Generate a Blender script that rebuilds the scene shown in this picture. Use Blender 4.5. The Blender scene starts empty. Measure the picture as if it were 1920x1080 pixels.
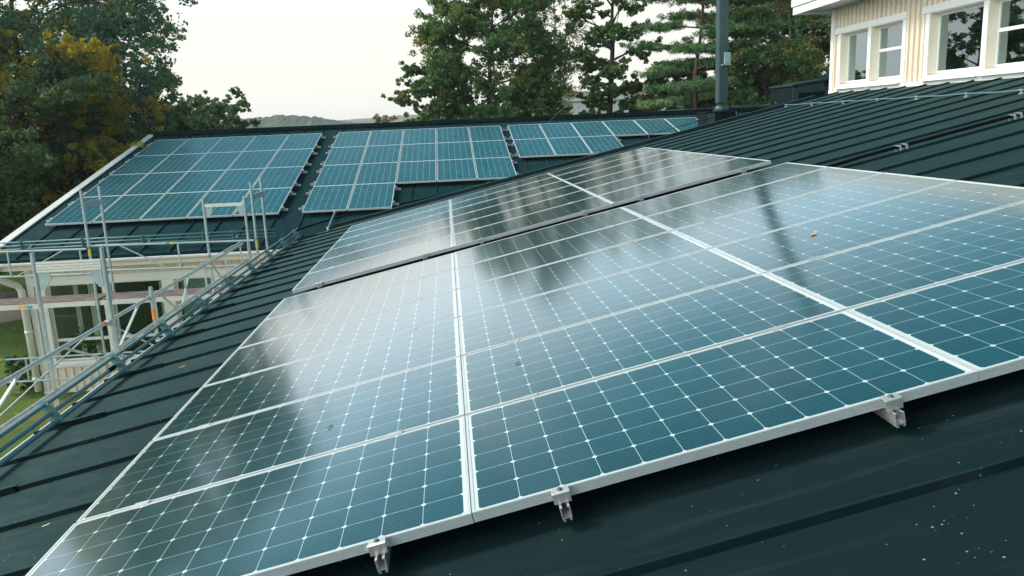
import bpy, math, random
import numpy as np
from mathutils import Vector, Matrix

S = bpy.context.scene
C = S.collection
R = math.radians

# ------------------------------------------------------------------ camera
cam_d = bpy.data.cameras.new("camera")
cam = bpy.data.objects.new("camera", cam_d)
C.objects.link(cam)
cr = Vector((0.9957657, -0.0821768, -0.0412031))
cd = Vector((-0.0568701, -0.1985277, -0.9784439))
cf = Vector((0.0722254, 0.9766441, -0.2023605))
CAM = Vector((1.8441, -2.6179, 1.7567))
cam.matrix_world = Matrix(((cr.x, -cd.x, -cf.x, CAM.x), (cr.y, -cd.y, -cf.y, CAM.y),
                           (cr.z, -cd.z, -cf.z, CAM.z), (0, 0, 0, 1)))
cam_d.sensor_width = 36.0
cam_d.lens = 36.0 * 1495.0 / 1920.0
cam_d.clip_start = 0.05
cam_d.clip_end = 6000
S.camera = cam

# ------------------------------------------------------------------ light
SUN_EL, SUN_AZ = 43.0, -62.0          # azimuth measured from +y towards +x
S.view_settings.view_transform = 'Standard'
S.view_settings.look = 'None'
S.view_settings.exposure = 1.25
S.view_settings.gamma = 1.0
S.view_settings.use_curve_mapping = False

world = bpy.data.worlds.new("World")
S.world = world
world.use_nodes = True


class NT:
    """small helper round a node tree"""
    def __init__(self, tree):
        self.t = tree

    def n(self, kind, **kw):
        nd = self.t.nodes.new(kind)
        for k, v in kw.items():
            if k.startswith('i_'):
                nd.inputs[k[2:].replace('_', ' ')].default_value = v
            else:
                setattr(nd, k, v)
        return nd

    def l(self, a, b):
        self.t.links.new(a, b)

    def m(self, op, a, b=None, c=None):
        nd = self.t.nodes.new('ShaderNodeMath')
        nd.operation = op
        for i, v in enumerate((a, b, c)):
            if v is None:
                continue
            if isinstance(v, (int, float)):
                nd.inputs[i].default_value = v
            else:
                self.t.links.new(v, nd.inputs[i])
        return nd.outputs[0]

    def mix(self, fac, a, b):
        nd = self.t.nodes.new('ShaderNodeMix')
        nd.data_type = 'RGBA'
        for s, v in ((nd.inputs[0], fac), (nd.inputs[6], a), (nd.inputs[7], b)):
            if isinstance(v, (int, float)):
                s.default_value = v
            elif isinstance(v, (tuple, list)):
                s.default_value = (*v, 1.0) if len(v) == 3 else v
            else:
                self.t.links.new(v, s)
        return nd.outputs[2]

    def ramp(self, fac, stops):
        nd = self.t.nodes.new('ShaderNodeValToRGB')
        el = nd.color_ramp.elements
        while len(el) < len(stops):
            el.new(0.5)
        for e, (p, c) in zip(el, stops):
            e.position = p
            e.color = (*c, 1.0) if len(c) == 3 else c
        self.t.links.new(fac, nd.inputs[0])
        return nd.outputs[0]

    def smooth(self, v, lo, hi):
        nd = self.t.nodes.new('ShaderNodeMapRange')
        nd.interpolation_type = 'SMOOTHSTEP'
        nd.inputs[1].default_value = lo
        nd.inputs[2].default_value = hi
        self.t.links.new(v, nd.inputs[0])
        return nd.outputs[0]


w = NT(world.node_tree)
world.node_tree.nodes.clear()
sky = w.n('ShaderNodeTexSky', sky_type='NISHITA', sun_disc=False, sun_elevation=R(SUN_EL),
          sun_rotation=R(SUN_AZ), air_density=1.6, dust_density=2.5, ozone_density=1.0)
tc = w.n('ShaderNodeTexCoord')
sep = w.n('ShaderNodeSeparateXYZ')
w.l(tc.outputs['Generated'], sep.inputs[0])
mp = w.n('ShaderNodeMapping')
mp.inputs['Scale'].default_value = (1.0, 1.0, 2.6)
w.l(tc.outputs['Generated'], mp.inputs[0])
no = w.n('ShaderNodeTexNoise', i_Scale=2.3, i_Detail=7.0, i_Roughness=0.55)
w.l(mp.outputs[0], no.inputs['Vector'])
# thin bright overcast low down, pale blue above it, deeper blue green overhead
el_ = w.ramp(sep.outputs[2], [(0.0, (0.435, 0.432, 0.40)), (0.13, (0.43, 0.432, 0.405)), (0.19, (0.49, 0.575, 0.625)), (0.27, (0.29, 0.44, 0.53)),
                              (0.36, (0.075, 0.185, 0.24)), (0.48, (0.014, 0.080, 0.115)), (1.0, (0.025, 0.10, 0.14))])
veil = w.mix(1.0, (0, 0, 0), el_)
cl = w.m('MULTIPLY', w.smooth(no.outputs[0], 0.50, 0.72), w.m('MULTIPLY', w.smooth(sep.outputs[2], 0.10, 0.24), w.smooth(sep.outputs[2], 0.62, 0.30)))
veil = w.mix(w.m('MULTIPLY', cl, 0.55), veil, (0.46, 0.455, 0.43))
# added out-of-view bright sky, left and behind camera, lights trees and house
back_fill = w.smooth(w.m('ADD', w.m('MULTIPLY', sep.outputs[0], 0.94), w.m('MULTIPLY', sep.outputs[1], 0.34)), -0.30, -0.85)
veil = w.mix(w.m('MULTIPLY', back_fill, 0.9), veil, (1.30, 1.40, 1.38))
scl = w.n('ShaderNodeVectorMath', operation='SCALE')
scl.inputs['Scale'].default_value = 10.0
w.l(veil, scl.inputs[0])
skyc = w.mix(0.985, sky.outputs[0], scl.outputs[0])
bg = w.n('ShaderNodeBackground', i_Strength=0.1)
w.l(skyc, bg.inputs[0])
wo = w.n('ShaderNodeOutputWorld')
w.l(bg.outputs[0], wo.inputs[0])

sun_d = bpy.data.lights.new("sun", 'SUN')
sun_d.energy = 1.3
sun_d.angle = R(13)
sun_d.color = (1.0, 0.93, 0.82)
sun = bpy.data.objects.new("sun", sun_d)
C.objects.link(sun)
sd = Vector((math.sin(R(SUN_AZ)) * math.cos(R(SUN_EL)), math.cos(R(SUN_AZ)) * math.cos(R(SUN_EL)), math.sin(R(SUN_EL))))
sun.rotation_euler = sd.to_track_quat('Z', 'Y').to_euler()
sun.location = (-20, 40, 40)

# ------------------------------------------------------------------ materials
def new_mat(name):
    m = bpy.data.materials.new(name)
    m.use_nodes = True
    m.node_tree.nodes.clear()
    return m, NT(m.node_tree)


def finish(t, shader):
    o = t.n('ShaderNodeOutputMaterial')
    t.l(shader, o.inputs[0])


def pbsdf(t, col, rough=0.5, metal=0.0, spec=0.5, bump=None, bstr=0.2, bdist=0.01, alpha=None):
    p = t.n('ShaderNodeBsdfPrincipled')
    for key, v in (('Base Color', col), ('Roughness', rough), ('Metallic', metal), ('Specular IOR Level', spec)):
        if isinstance(v, (int, float)):
            p.inputs[key].default_value = v
        elif isinstance(v, (tuple, list)):
            p.inputs[key].default_value = (*v, 1.0)
        else:
            t.l(v, p.inputs[key])
    if bump is not None:
        b = t.n('ShaderNodeBump')
        b.inputs['Strength'].default_value = bstr
        b.inputs['Distance'].default_value = bdist
        t.l(bump, b.inputs['Height'])
        t.l(b.outputs[0], p.inputs['Normal'])
    return p


def noise(t, scale, detail=4.0, rough=0.55, vec=None, kind='Object'):
    nd = t.n('ShaderNodeTexNoise', i_Scale=scale, i_Detail=detail, i_Roughness=rough)
    if vec is None:
        vec = t.n('ShaderNodeTexCoord').outputs[kind]
    t.l(vec, nd.inputs['Vector'])
    return nd.outputs[0]


def simple(name, col, rough=0.5, metal=0.0, var=0.15, scale=3.0, spec=0.5, bump=0.0, bscale=40.0):
    m, t = new_mat(name)
    f = noise(t, scale)
    c = t.mix(f, tuple(x * (1 - var) for x in col), tuple(min(1, x * (1 + var)) for x in col))
    rr = t.m('MULTIPLY_ADD', noise(t, scale * 4), 0.2, rough - 0.1)
    p = pbsdf(t, c, rr, metal, spec, noise(t, bscale) if bump else None, bump)
    finish(t, p.outputs[0])
    return m


def roof_mat(name, base, rough, sheen=0.30, axis=0):
    m, t = new_mat(name)
    o = t.n('ShaderNodeTexCoord').outputs['Object']
    big = noise(t, 0.55, 5, vec=o)
    mid = noise(t, 5.0, 6, 0.65, vec=o)
    c = t.mix(big, tuple(x * 0.78 for x in base), tuple(x * 1.2 for x in base))
    c = t.mix(t.m('MULTIPLY', mid, 0.3), c, tuple(x * 1.35 for x in base))
    # pale dust and lichen specks gathered in loose drifts
    v = t.n('ShaderNodeTexVoronoi', i_Scale=64.0)
    t.l(o, v.inputs['Vector'])
    keep = t.m('GREATER_THAN', t.n('ShaderNodeSeparateColor').outputs[0], 0.5)
    sc = t.n('ShaderNodeSeparateColor')
    t.l(v.outputs['Color'], sc.inputs[0])
    drift = t.smooth(noise(t, 1.6, 4, 0.7, vec=o), 0.52, 0.72)
    rad = t.m('MULTIPLY', t.m('POWER', sc.outputs[1], 3.0), 0.26)
    sp = t.m('MULTIPLY', t.m('LESS_THAN', v.outputs['Distance'], rad),
             t.m('LESS_THAN', sc.outputs[0], t.m('MULTIPLY_ADD', drift, 0.85, 0.07)))
    c = t.mix(t.m('MULTIPLY', sp, 0.55), c, (0.42, 0.44, 0.40))
    # rain streaks running down the fall
    smp = t.n('ShaderNodeMapping')
    smp.inputs['Scale'].default_value = (0.5, 9.0, 1.0) if axis == 0 else (9.0, 0.5, 1.0)
    t.l(o, smp.inputs[0])
    stk = t.smooth(noise(t, 1.6, 5, 0.65, vec=smp.outputs[0]), 0.48, 0.72)
    c = t.mix(t.m('MULTIPLY', stk, 0.20), c, (0.055, 0.075, 0.075))
    rr = t.m('MULTIPLY_ADD', mid, 0.22, rough - 0.1)
    bn = t.n('ShaderNodeBump')
    bn.inputs['Strength'].default_value = 0.5
    bn.inputs['Distance'].default_value = 0.05
    t.l(noise(t, 1.7, 3, vec=o), bn.inputs['Height'])
    df = t.n('ShaderNodeBsdfDiffuse')
    t.l(c, df.inputs[0])
    t.l(bn.outputs[0], df.inputs['Normal'])
    gl = t.n('ShaderNodeBsdfGlossy')
    gl.inputs[0].default_value = (0.48, 0.76, 0.77, 1)
    t.l(rr, gl.inputs['Roughness'])
    t.l(bn.outputs[0], gl.inputs['Normal'])
    lw = t.n('ShaderNodeFresnel', i_IOR=1.35)
    mx = t.n('ShaderNodeMixShader')
    t.l(t.m('MULTIPLY', lw.outputs[0], sheen), mx.inputs[0])
    t.l(df.outputs[0], mx.inputs[1])
    t.l(gl.outputs[0], mx.inputs[2])
    finish(t, mx.outputs[0])
    return m


M_ROOF = roof_mat("roof_sheet_paint", (0.0075, 0.0178, 0.0194), 0.46)
M_ROOF_WING = roof_mat("wing_roof_paint", (0.0050, 0.026, 0.031), 0.46, 0.28, 1)
M_ROOF_DARK = roof_mat("roof_trim_paint", (0.006, 0.016, 0.017), 0.5)
M_ROOF_BACK = simple("far_roof_paint", (0.022, 0.045, 0.047), 0.6)
M_STACK = simple("stack_paint", (0.040, 0.078, 0.080), 0.42, 0.0, 0.25, 2.0)
M_HATCH = simple("hatch_paint", (0.010, 0.032, 0.035), 0.5)
M_STACK_DARK = simple("stack_box_paint", (0.004, 0.013, 0.014), 0.6, spec=0.12)
M_GALV = simple("galvanised_steel", (0.40, 0.48, 0.50), 0.45, 0.45, 0.3, 9.0, bump=0.05)
M_GUARD = simple("snow_guard_paint", (0.14, 0.27, 0.285), 0.36, 0.1, 0.25, 6.0)
M_ALU = simple("anodised_aluminium", (0.64, 0.665, 0.665), 0.38, 0.25, 0.08, 5.0)
M_ALU_MATT = simple("mill_aluminium", (0.74, 0.72, 0.70), 0.42, 0.75, 0.12, 20.0)
M_WHITE = simple("white_paint", (0.76, 0.75, 0.71), 0.5, 0.0, 0.06, 2.0)
M_WHITE_TRIM = simple("white_trim_paint", (0.80, 0.79, 0.76), 0.4, 0.0, 0.05, 2.0)
M_CREAM = simple("cream_board_paint", (0.76, 0.66, 0.53), 0.6, 0.0, 0.10, 2.5)
M_CREAM_PALE = simple("pale_cream_paint", (0.79, 0.72, 0.58), 0.55, 0.0, 0.07, 2.5)
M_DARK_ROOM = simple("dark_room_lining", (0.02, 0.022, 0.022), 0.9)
M_CURTAIN = simple("linen_curtain", (0.80, 0.74, 0.60), 0.9, 0.0, 0.2, 8.0)
M_BLIND = simple("grey_blind", (0.30, 0.38, 0.36), 0.8)
M_RUBBER = simple("black_rubber", (0.004, 0.004, 0.004), 0.7, spec=0.1)
M_BOLT = simple("bolt_steel", (0.30, 0.31, 0.31), 0.3, 0.9)
M_ORANGE = simple("orange_tape", (0.85, 0.24, 0.03), 0.5)
M_GREEN_TAPE = simple("green_tape", (0.05, 0.36, 0.16), 0.5)
M_YELLOW_TAPE = simple("yellow_tape", (0.80, 0.50, 0.05), 0.5)
M_BLUE_TAPE = simple("blue_tape", (0.05, 0.38, 0.60), 0.5)
M_LABEL = simple("white_label", (0.72, 0.74, 0.73), 0.5)
M_LEAF_DRY = simple("dry_leaf", (0.75, 0.36, 0.06), 0.7)
M_LEAF_PALE = simple("pale_dry_leaf", (0.70, 0.62, 0.30), 0.7)
M_FEATHER = simple("dark_feather", (0.035, 0.03, 0.03), 0.8)
M_TERRACOTTA = simple("pot_glaze", (0.62, 0.60, 0.55), 0.4)
M_FAR_WHITE = simple("far_white_render", (0.72, 0.71, 0.68), 0.7)


def deck_mat():
    m, t = new_mat("worn_deck_plywood")
    o = t.n('ShaderNodeTexCoord').outputs['Object']
    mpn = t.n('ShaderNodeMapping')
    mpn.inputs['Scale'].default_value = (2.0, 14.0, 2.0)
    t.l(o, mpn.inputs[0])
    f = noise(t, 3.0, 6, 0.7, vec=mpn.outputs[0])
    c = t.ramp(f, [(0.2, (0.06, 0.038, 0.035)), (0.52, (0.105, 0.066, 0.06)), (0.60, (0.34, 0.29, 0.27)), (0.8, (0.12, 0.08, 0.072))])
    finish(t, pbsdf(t, c, 0.75).outputs[0])
    return m


M_DECK = deck_mat()


def glass_mat(name, k, base):
    m, t = new_mat(name)
    fr = t.n('ShaderNodeFresnel', i_IOR=1.5)
    tr = t.n('ShaderNodeBsdfTransparent')
    tr.inputs[0].default_value = (0.86, 0.93, 0.91, 1)
    gl = t.n('ShaderNodeBsdfGlossy', i_Roughness=0.01)
    gl.inputs[0].default_value = (0.78, 0.94, 1.0, 1)
    mx = t.n('ShaderNodeMixShader')
    t.l(t.m('MULTIPLY_ADD', fr.outputs[0], k, base), mx.inputs[0])
    t.l(tr.outputs[0], mx.inputs[1])
    t.l(gl.outputs[0], mx.inputs[2])
    finish(t, mx.outputs[0])
    return m


M_GLASS = glass_mat("window_glass", 3.0, 0.14)
M_GLASS_WING = glass_mat("wing_window_glass", 0.8, 0.02)

# solar module dimensions
PL, PW, PT = 1.899, 0.980, 0.040
LIP = 0.012
AX, AY = 1.848, 0.946          # active cell field


def cell_mat(name, cell, rough, gapw, coat):
    m, t = new_mat(name)
    o = t.n('ShaderNodeTexCoord').outputs['Object']
    s = t.n('ShaderNodeSeparateXYZ')
    t.l(o, s.inputs[0])
    x, y = s.outputs[0], s.outputs[1]
    px, py = AX / 12, AY / 6
    fx = t.m('DIVIDE', t.m('ADD', x, AX / 2), px)
    fy = t.m('DIVIDE', t.m('ADD', y, AY / 2), py)
    ux = t.m('FRACT', fx)
    uy = t.m('FRACT', fy)
    dx = t.m('MULTIPLY', t.m('SUBTRACT', 0.5, t.m('ABSOLUTE', t.m('SUBTRACT', ux, 0.5))), px)
    dy = t.m('MULTIPLY', t.m('SUBTRACT', 0.5, t.m('ABSOLUTE', t.m('SUBTRACT', uy, 0.5))), py)
    gap = t.m('MAXIMUM', t.m('LESS_THAN', dx, gapw), t.m('LESS_THAN', dy, gapw))
    dia = t.m('LESS_THAN', t.m('ADD', dx, dy), 0.0125)
    out = t.m('MAXIMUM', t.m('GREATER_THAN', t.m('ABSOLUTE', x), AX / 2), t.m('GREATER_THAN', t.m('ABSOLUTE', y), AY / 2))
    white = t.m('MAXIMUM', dia, out)
    bb = t.m('FRACT', t.m('MULTIPLY', uy, 9.0))
    bus = t.m('LESS_THAN', t.m('ABSOLUTE', t.m('SUBTRACT', bb, 0.5)), 0.05)
    # every cell its own slight shade, plus a film of dust
    wn = t.n('ShaderNodeTexWhiteNoise', noise_dimensions='3D')
    cv = t.n('ShaderNodeCombineXYZ')
    t.l(t.m('FLOOR', fx), cv.inputs[0])
    t.l(t.m('FLOOR', fy), cv.inputs[1])
    oi = t.n('ShaderNodeObjectInfo')
    t.l(t.m('MULTIPLY', oi.outputs['Random'], 50.0), cv.inputs[2])
    t.l(cv.outputs[0], wn.inputs[0])
    c = t.mix(wn.outputs[0], tuple(v * 0.78 for v in cell), tuple(v * 1.15 for v in cell))
    dust = noise(t, 2.0, 6, 0.7, kind='Object')
    c = t.mix(t.m('MULTIPLY', dust, 0.018), c, (0.5, 0.5, 0.46))
    c = t.mix(t.m('MULTIPLY', bus, 0.40), c, (0.14, 0.36, 0.38))
    c = t.mix(gap, c, (0.40, 0.62, 0.63))
    c = t.mix(white, c, (0.74, 0.78, 0.77))
    p = pbsdf(t, c, t.m('MULTIPLY_ADD', dust, 0.05, rough - 0.02), 0.0, 0.8)
    p.inputs['Coat Weight'].default_value = coat
    p.inputs['Coat IOR'].default_value = 1.68
    p.inputs['Coat Roughness'].default_value = rough
    finish(t, p.outputs[0])
    return m


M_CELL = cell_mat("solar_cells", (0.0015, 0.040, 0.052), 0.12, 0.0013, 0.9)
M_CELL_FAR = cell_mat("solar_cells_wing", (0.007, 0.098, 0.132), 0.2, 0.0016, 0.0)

# ------------------------------------------------------------------ object helpers
WLOC = {}


def tag(o, label=None, cat=None, group=None, kind=None):
    if label:
        o['label'] = label
    if cat:
        o['category'] = cat
    if group:
        o['group'] = group
    if kind:
        o['kind'] = kind
    return o


def thing(name, label, cat, loc=(0, 0, 0), group=None, mat=None):
    o = bpy.data.objects.new(name, None)
    C.objects.link(o)
    o.empty_display_size = 0.1
    if mat is not None:
        o.matrix_world = mat
        WLOC[o.name] = Vector((0, 0, 0))
    else:
        o.location = loc
        WLOC[o.name] = Vector(loc)
    return tag(o, label, cat, group)


class MB:
    def __init__(self):
        self.v, self.f = [], []

    def add(self, vs, fs):
        b = len(self.v)
        self.v.extend([tuple(q) for q in vs])
        self.f.extend([tuple(b + i for i in f) for f in fs])
        return self

    def box(self, a, b):
        x0, y0, z0 = [min(p, q) for p, q in zip(a, b)]
        x1, y1, z1 = [max(p, q) for p, q in zip(a, b)]
        return self.add([(x0, y0, z0), (x1, y0, z0), (x1, y1, z0), (x0, y1, z0), (x0, y0, z1), (x1, y0, z1), (x1, y1, z1), (x0, y1, z1)],
                        [(0, 3, 2, 1), (4, 5, 6, 7), (0, 1, 5, 4), (1, 2, 6, 5), (2, 3, 7, 6), (3, 0, 4, 7)])

    def bar(self, p, q, wd, ht, up=(0, 0, 1)):
        """rectangular bar from p to q"""
        p, q = Vector(p), Vector(q)
        d = (q - p).normalized()
        up = Vector(up)
        s = d.cross(up)
        if s.length < 1e-4:
            s = d.cross(Vector((1, 0, 0)))
        s.normalize()
        u = s.cross(d)
        s *= wd / 2
        u *= ht / 2
        vs = [p - s - u, p + s - u, p + s + u, p - s + u, q - s - u, q + s - u, q + s + u, q - s + u]
        return self.add(vs, [(0, 1, 2, 3), (7, 6, 5, 4), (0, 4, 5, 1), (1, 5, 6, 2), (2, 6, 7, 3), (3, 7, 4, 0)])

    def tube(self, pts, r, n=10, cap=True):
        pts = [Vector(p) for p in pts]
        rs = r if isinstance(r, (list, tuple)) else [r] * len(pts)
        rings = []
        prev = None
        for i, p in enumerate(pts):
            d = (pts[min(i + 1, len(pts) - 1)] - pts[max(i - 1, 0)]).normalized()
            if prev is None:
                s = d.orthogonal().normalized()
            else:
                s = (prev - d * prev.dot(d)).normalized()
            prev = s
            u = d.cross(s)
            rings.append([p + (s * math.cos(2 * math.pi * k / n) + u * math.sin(2 * math.pi * k / n)) * rs[i] for k in range(n)])
        vs = [q for rg in rings for q in rg]
        fs = []
        for i in range(len(rings) - 1):
            for k in range(n):
                a, b = i * n + k, i * n + (k + 1) % n
                fs.append((a, b, b + n, a + n))
        if cap:
            fs.append(tuple(range(n - 1, -1, -1)))
            fs.append(tuple((len(rings) - 1) * n + k for k in range(n)))
        return self.add(vs, fs)

    def prism(self, poly, ext):
        poly = [Vector(p) for p in poly]
        ext = Vector(ext)
        n = len(poly)
        vs = poly + [p + ext for p in poly]
        fs = [tuple(range(n - 1, -1, -1)), tuple(range(n, 2 * n))]
        fs += [(i, (i + 1) % n, n + (i + 1) % n, n + i) for i in range(n)]
        return self.add(vs, fs)

    def xf(self, fn):
        self.v = [tuple(fn(Vector(p))) for p in self.v]
        return self

    def build(self, name, mat, parent=None, smooth=False, bevel=0.0, recalc=True):
        off = WLOC[parent.name] if parent is not None else Vector((0, 0, 0))
        me = bpy.data.meshes.new(name)
        me.from_pydata([(p[0] - off.x, p[1] - off.y, p[2] - off.z) for p in self.v], [], self.f)
        if recalc:
            import bmesh
            bm = bmesh.new()
            bm.from_mesh(me)
            bmesh.ops.recalc_face_normals(bm, faces=bm.faces)
            bm.to_mesh(me)
            bm.free()
        me.materials.append(mat)
        if smooth:
            me.polygons.foreach_set('use_smooth', [True] * len(me.polygons))
        o = bpy.data.objects.new(name, me)
        C.objects.link(o)
        WLOC[o.name] = off
        if parent is not None:
            o.parent = parent
        if bevel:
            md = o.modifiers.new("bevel", 'BEVEL')
            md.width = bevel
            md.segments = 2
            md.limit_method = 'ANGLE'
        return o


def copy_tree(o, parent=None):
    c = o.copy()
    C.objects.link(c)
    WLOC[c.name] = Vector((0, 0, 0))
    if parent is not None:
        c.parent = parent
    for ch in o.children:
        copy_tree(ch, c)
    return c


# ------------------------------------------------------------------ frames of the two roofs
TA, TB = R(12.236), R(12.6505)
SA, CA, SB, CB = math.sin(TA), math.cos(TA), math.sin(TB), math.cos(TB)
YB, ZB = 22.78, 1.70               # top edge of the wing's panels (panel plane)
ROOF = -0.13                       # roof sheet below the panel plane


def A(v, u, n=0.0):
    return Vector((v * CA - n * SA, u, v * SA + n * CA))


def B(x, s, n=0.0):                # s runs DOWN the slope from the panels' top edge
    return Vector((x, YB - s * CB - n * SB, ZB - s * SB + n * CB))


def zB(y, n=0.0):
    dB = -SB * YB + CB * ZB
    return (dB + n + SB * y) / CB


def sB(y):
    return (YB - y) / CB


MA = Matrix(((CA, 0, -SA, 0), (0, 1, 0, 0), (SA, 0, CA, 0), (0, 0, 0, 1)))
GROUND = -3.4

# ------------------------------------------------------------------ ground, road, hills
rng = np.random.default_rng(7)


def grid_mesh(name, x0, x1, y0, y1, nx, ny, fz, mat):
    xs = np.linspace(x0, x1, nx)
    ys = np.linspace(y0, y1, ny)
    X, Y = np.meshgrid(xs, ys)
    Z = fz(X, Y)
    vs = np.stack([X.ravel(), Y.ravel(), Z.ravel()], 1)
    idx = np.arange(nx * ny).reshape(ny, nx)
    q = np.stack([idx[:-1, :-1].ravel(), idx[:-1, 1:].ravel(), idx[1:, 1:].ravel(), idx[1:, :-1].ravel()], 1)
    me = bpy.data.meshes.new(name)
    me.from_pydata(vs.tolist(), [], q.tolist())
    me.materials.append(mat)
    o = bpy.data.objects.new(name, me)
    C.objects.link(o)
    return o


def lawn_mat():
    m, t = new_mat("lawn")
    o = t.n('ShaderNodeTexCoord').outputs['Object']
    a = noise(t, 0.35, 6, 0.6, vec=o)
    b = noise(t, 9.0, 5, 0.7, vec=o)
    c = t.ramp(a, [(0.35, (0.075, 0.125, 0.028)), (0.55, (0.115, 0.18, 0.042)), (0.72, (0.27, 0.20, 0.10))])
    c = t.mix(t.m('MULTIPLY', b, 0.4), c, (0.045, 0.075, 0.018))
    v = t.n('ShaderNodeTexVoronoi', i_Scale=3.6)
    t.l(o, v.inputs['Vector'])
    c = t.mix(t.m('LESS_THAN', v.outputs['Distance'], 0.13), c, (0.36, 0.22, 0.08))
    finish(t, pbsdf(t, c, 0.95, spec=0.1, bump=b, bstr=0.8, bdist=0.05).outputs[0])
    return m


tag(grid_mesh("ground", -1500, 1500, -300, 2500, 60, 60, lambda X, Y: X * 0 + GROUND, lawn_mat()), kind='structure')


def road_mat():
    m, t = new_mat("gravel_asphalt")
    o = t.n('ShaderNodeTexCoord').outputs['Object']
    b = noise(t, 30.0, 4, 0.7, vec=o)
    c = t.mix(noise(t, 0.5, 4, vec=o), (0.16, 0.14, 0.125), (0.26, 0.23, 0.205))
    v = t.n('ShaderNodeTexVoronoi', i_Scale=2.4)
    t.l(o, v.inputs['Vector'])
    c = t.mix(t.m('LESS_THAN', v.outputs['Distance'], 0.10), c, (0.40, 0.25, 0.10))
    finish(t, pbsdf(t, c, 0.9, spec=0.2, bump=b, bstr=0.5).outputs[0])
    return m


rd = MB()
cx = [(-24, 17.5, 3.5), (-18, 20.0, 3.4), (-13.0, 23.6, 3.4), (-10.5, 26.0, 3.2), (-7, 29, 3.2), (0, 32, 3.2), (12, 34, 3.2)]
vs, fs = [], []
for i, (x, y, hw) in enumerate(cx):
    vs += [(x + 0.4, y - hw, GROUND + 0.006), (x - 0.4, y + hw, GROUND + 0.006)]
    if i:
        fs.append((2 * i - 2, 2 * i, 2 * i + 1, 2 * i - 1))
rd.add(vs, fs)
tag(rd.build("road", road_mat()), kind='structure')


def hill_mat(name, a, b):
    m, t = new_mat(name)
    o = t.n('ShaderNodeTexCoord').outputs['Object']
    f = noise(t, 0.06, 8, 0.75, vec=o)
    finish(t, pbsdf(t, t.mix(t.smooth(f, 0.35, 0.65), a, b), 1.0, spec=0.0).outputs[0])
    return m


def hill(name, x0, x1, y, depth, prof, mat, seed):
    r2 = np.random.default_rng(seed)
    nx, ny = 220, 26
    xs = np.linspace(x0, x1, nx)
    top = np.interp(xs, [p[0] for p in prof], [p[1] for p in prof])
    rough = r2.random((ny, nx)) * 1.8
    Z = np.zeros((ny, nx))
    for j in range(ny):
        k = math.sin(math.pi * j / (ny - 1)) ** 0.7
        Z[j] = GROUND - 1 + (top - GROUND + 1) * k + rough[j] * k * 1.6
    X, Y = np.meshgrid(xs, np.linspace(y - depth * 0.5, y + depth, ny))
    idx = np.arange(nx * ny).reshape(ny, nx)
    q = np.stack([idx[:-1, :-1].ravel(), idx[:-1, 1:].ravel(), idx[1:, 1:].ravel(), idx[1:, :-1].ravel()], 1)
    me = bpy.data.meshes.new(name)
    me.from_pydata(np.stack([X.ravel(), Y.ravel(), Z.ravel()], 1).tolist(), [], q.tolist())
    me.materials.append(mat)
    o = bpy.data.objects.new(name, me)
    C.objects.link(o)
    tag(o, kind='structure')
    return o


hill("wooded_hill", -420, 40, 640, 90, [(-420, 8), (-200, 9), (-150, 12), (-128, 13.6), (-100, 11.0), (-78, 6), (-50, 3), (0, 1), (40, -2)],
     hill_mat("hill_wood", (0.045, 0.075, 0.05), (0.10, 0.135, 0.075)), 3)
hill("far_hills", -500, 900, 1300, 200, [(-500, 14), (-150, 16), (-60, 20), (20, 16), (60, 22), (200, 48), (340, 44), (600, 52), (900, 40)],
     hill_mat("hill_far", (0.10, 0.11, 0.06), (0.22, 0.18, 0.09)), 5)

# ------------------------------------------------------------------ main building (roof nearest the camera and its upper storey)
main = thing("school_building", "long building with the dark seamed metal roof under the nearest panels and cream upper storey", "building", (10.4, 8, GROUND))

SEAM0, SEAMP = 0.235, 0.646
VE = -1.52                                     # eave
m = MB()
poly = [(VE, -7.0), (11.2, -7.0), (11.2, 14.75), (-0.72, 14.75), (VE, 13.70)]
m.prism([A(v, u, ROOF) for v, u in poly], A(0, 0, -0.05))
u = SEAM0 - SEAMP * 11
while u < 14.6:
    v0 = VE + 0.02
    if u > 13.62:
        v0 = VE + (u - 13.62) / (14.75 - 13.62) * (-0.72 - VE) + 0.04
    if u > -6.9:
        m.prism([A(v0, u - 0.011, ROOF - 0.002), A(v0, u + 0.011, ROOF - 0.002), A(v0, u + 0.006, ROOF + 0.026), A(v0, u - 0.008, ROOF + 0.026)],
                A(10.55 - v0, 0, 0))
    u += SEAMP
m.build("roof", M_ROOF, main)
m = MB()
m.prism([A(-0.72, 14.70, ROOF + 0.001), A(-0.72, 14.84, ROOF + 0.001), A(-0.72, 14.84, ROOF + 0.052), A(-0.72, 14.72, ROOF + 0.052)], A(10.9, 0, 0))
m.prism([A(-0.72, 14.845, ROOF + 0.05), A(-0.72, 14.87, ROOF + 0.05), A(-0.72, 14.87, ROOF - 0.30), A(-0.72, 14.845, ROOF - 0.30)], A(10.9, 0, 0))
m.build("verge_cap", M_ROOF_DARK, main)
m = MB()                                        # gable wall under the far verge
m.prism([A(-0.5, 14.55, ROOF - 0.06), A(11, 14.55, ROOF - 0.06), (11 * CA, 14.55, GROUND), (-0.5, 14.55, GROUND)], (0, 0.12, 0))
m.build("gable_wall", M_CREAM_PALE, main)
m = MB()
m.box((-1.35, -6.8, GROUND), (-1.25, 13.9, -0.62))
m.build("wall", M_CREAM, main)
m = MB()
m.tube([A(VE - 0.07, -6.9, ROOF - 0.09), A(VE - 0.07, 13.5, ROOF - 0.09)], 0.065, 12)
m.build("gutter", M_WHITE_TRIM, main, smooth=True)
m = MB()
m.bar(A(VE + 0.03, -6.9, ROOF - 0.15), A(VE + 0.03, 13.5, ROOF - 0.15), 0.03, 0.17)
m.build("fascia", simple("stained_fascia", (0.42, 0.25, 0.12), 0.6), main)

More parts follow.
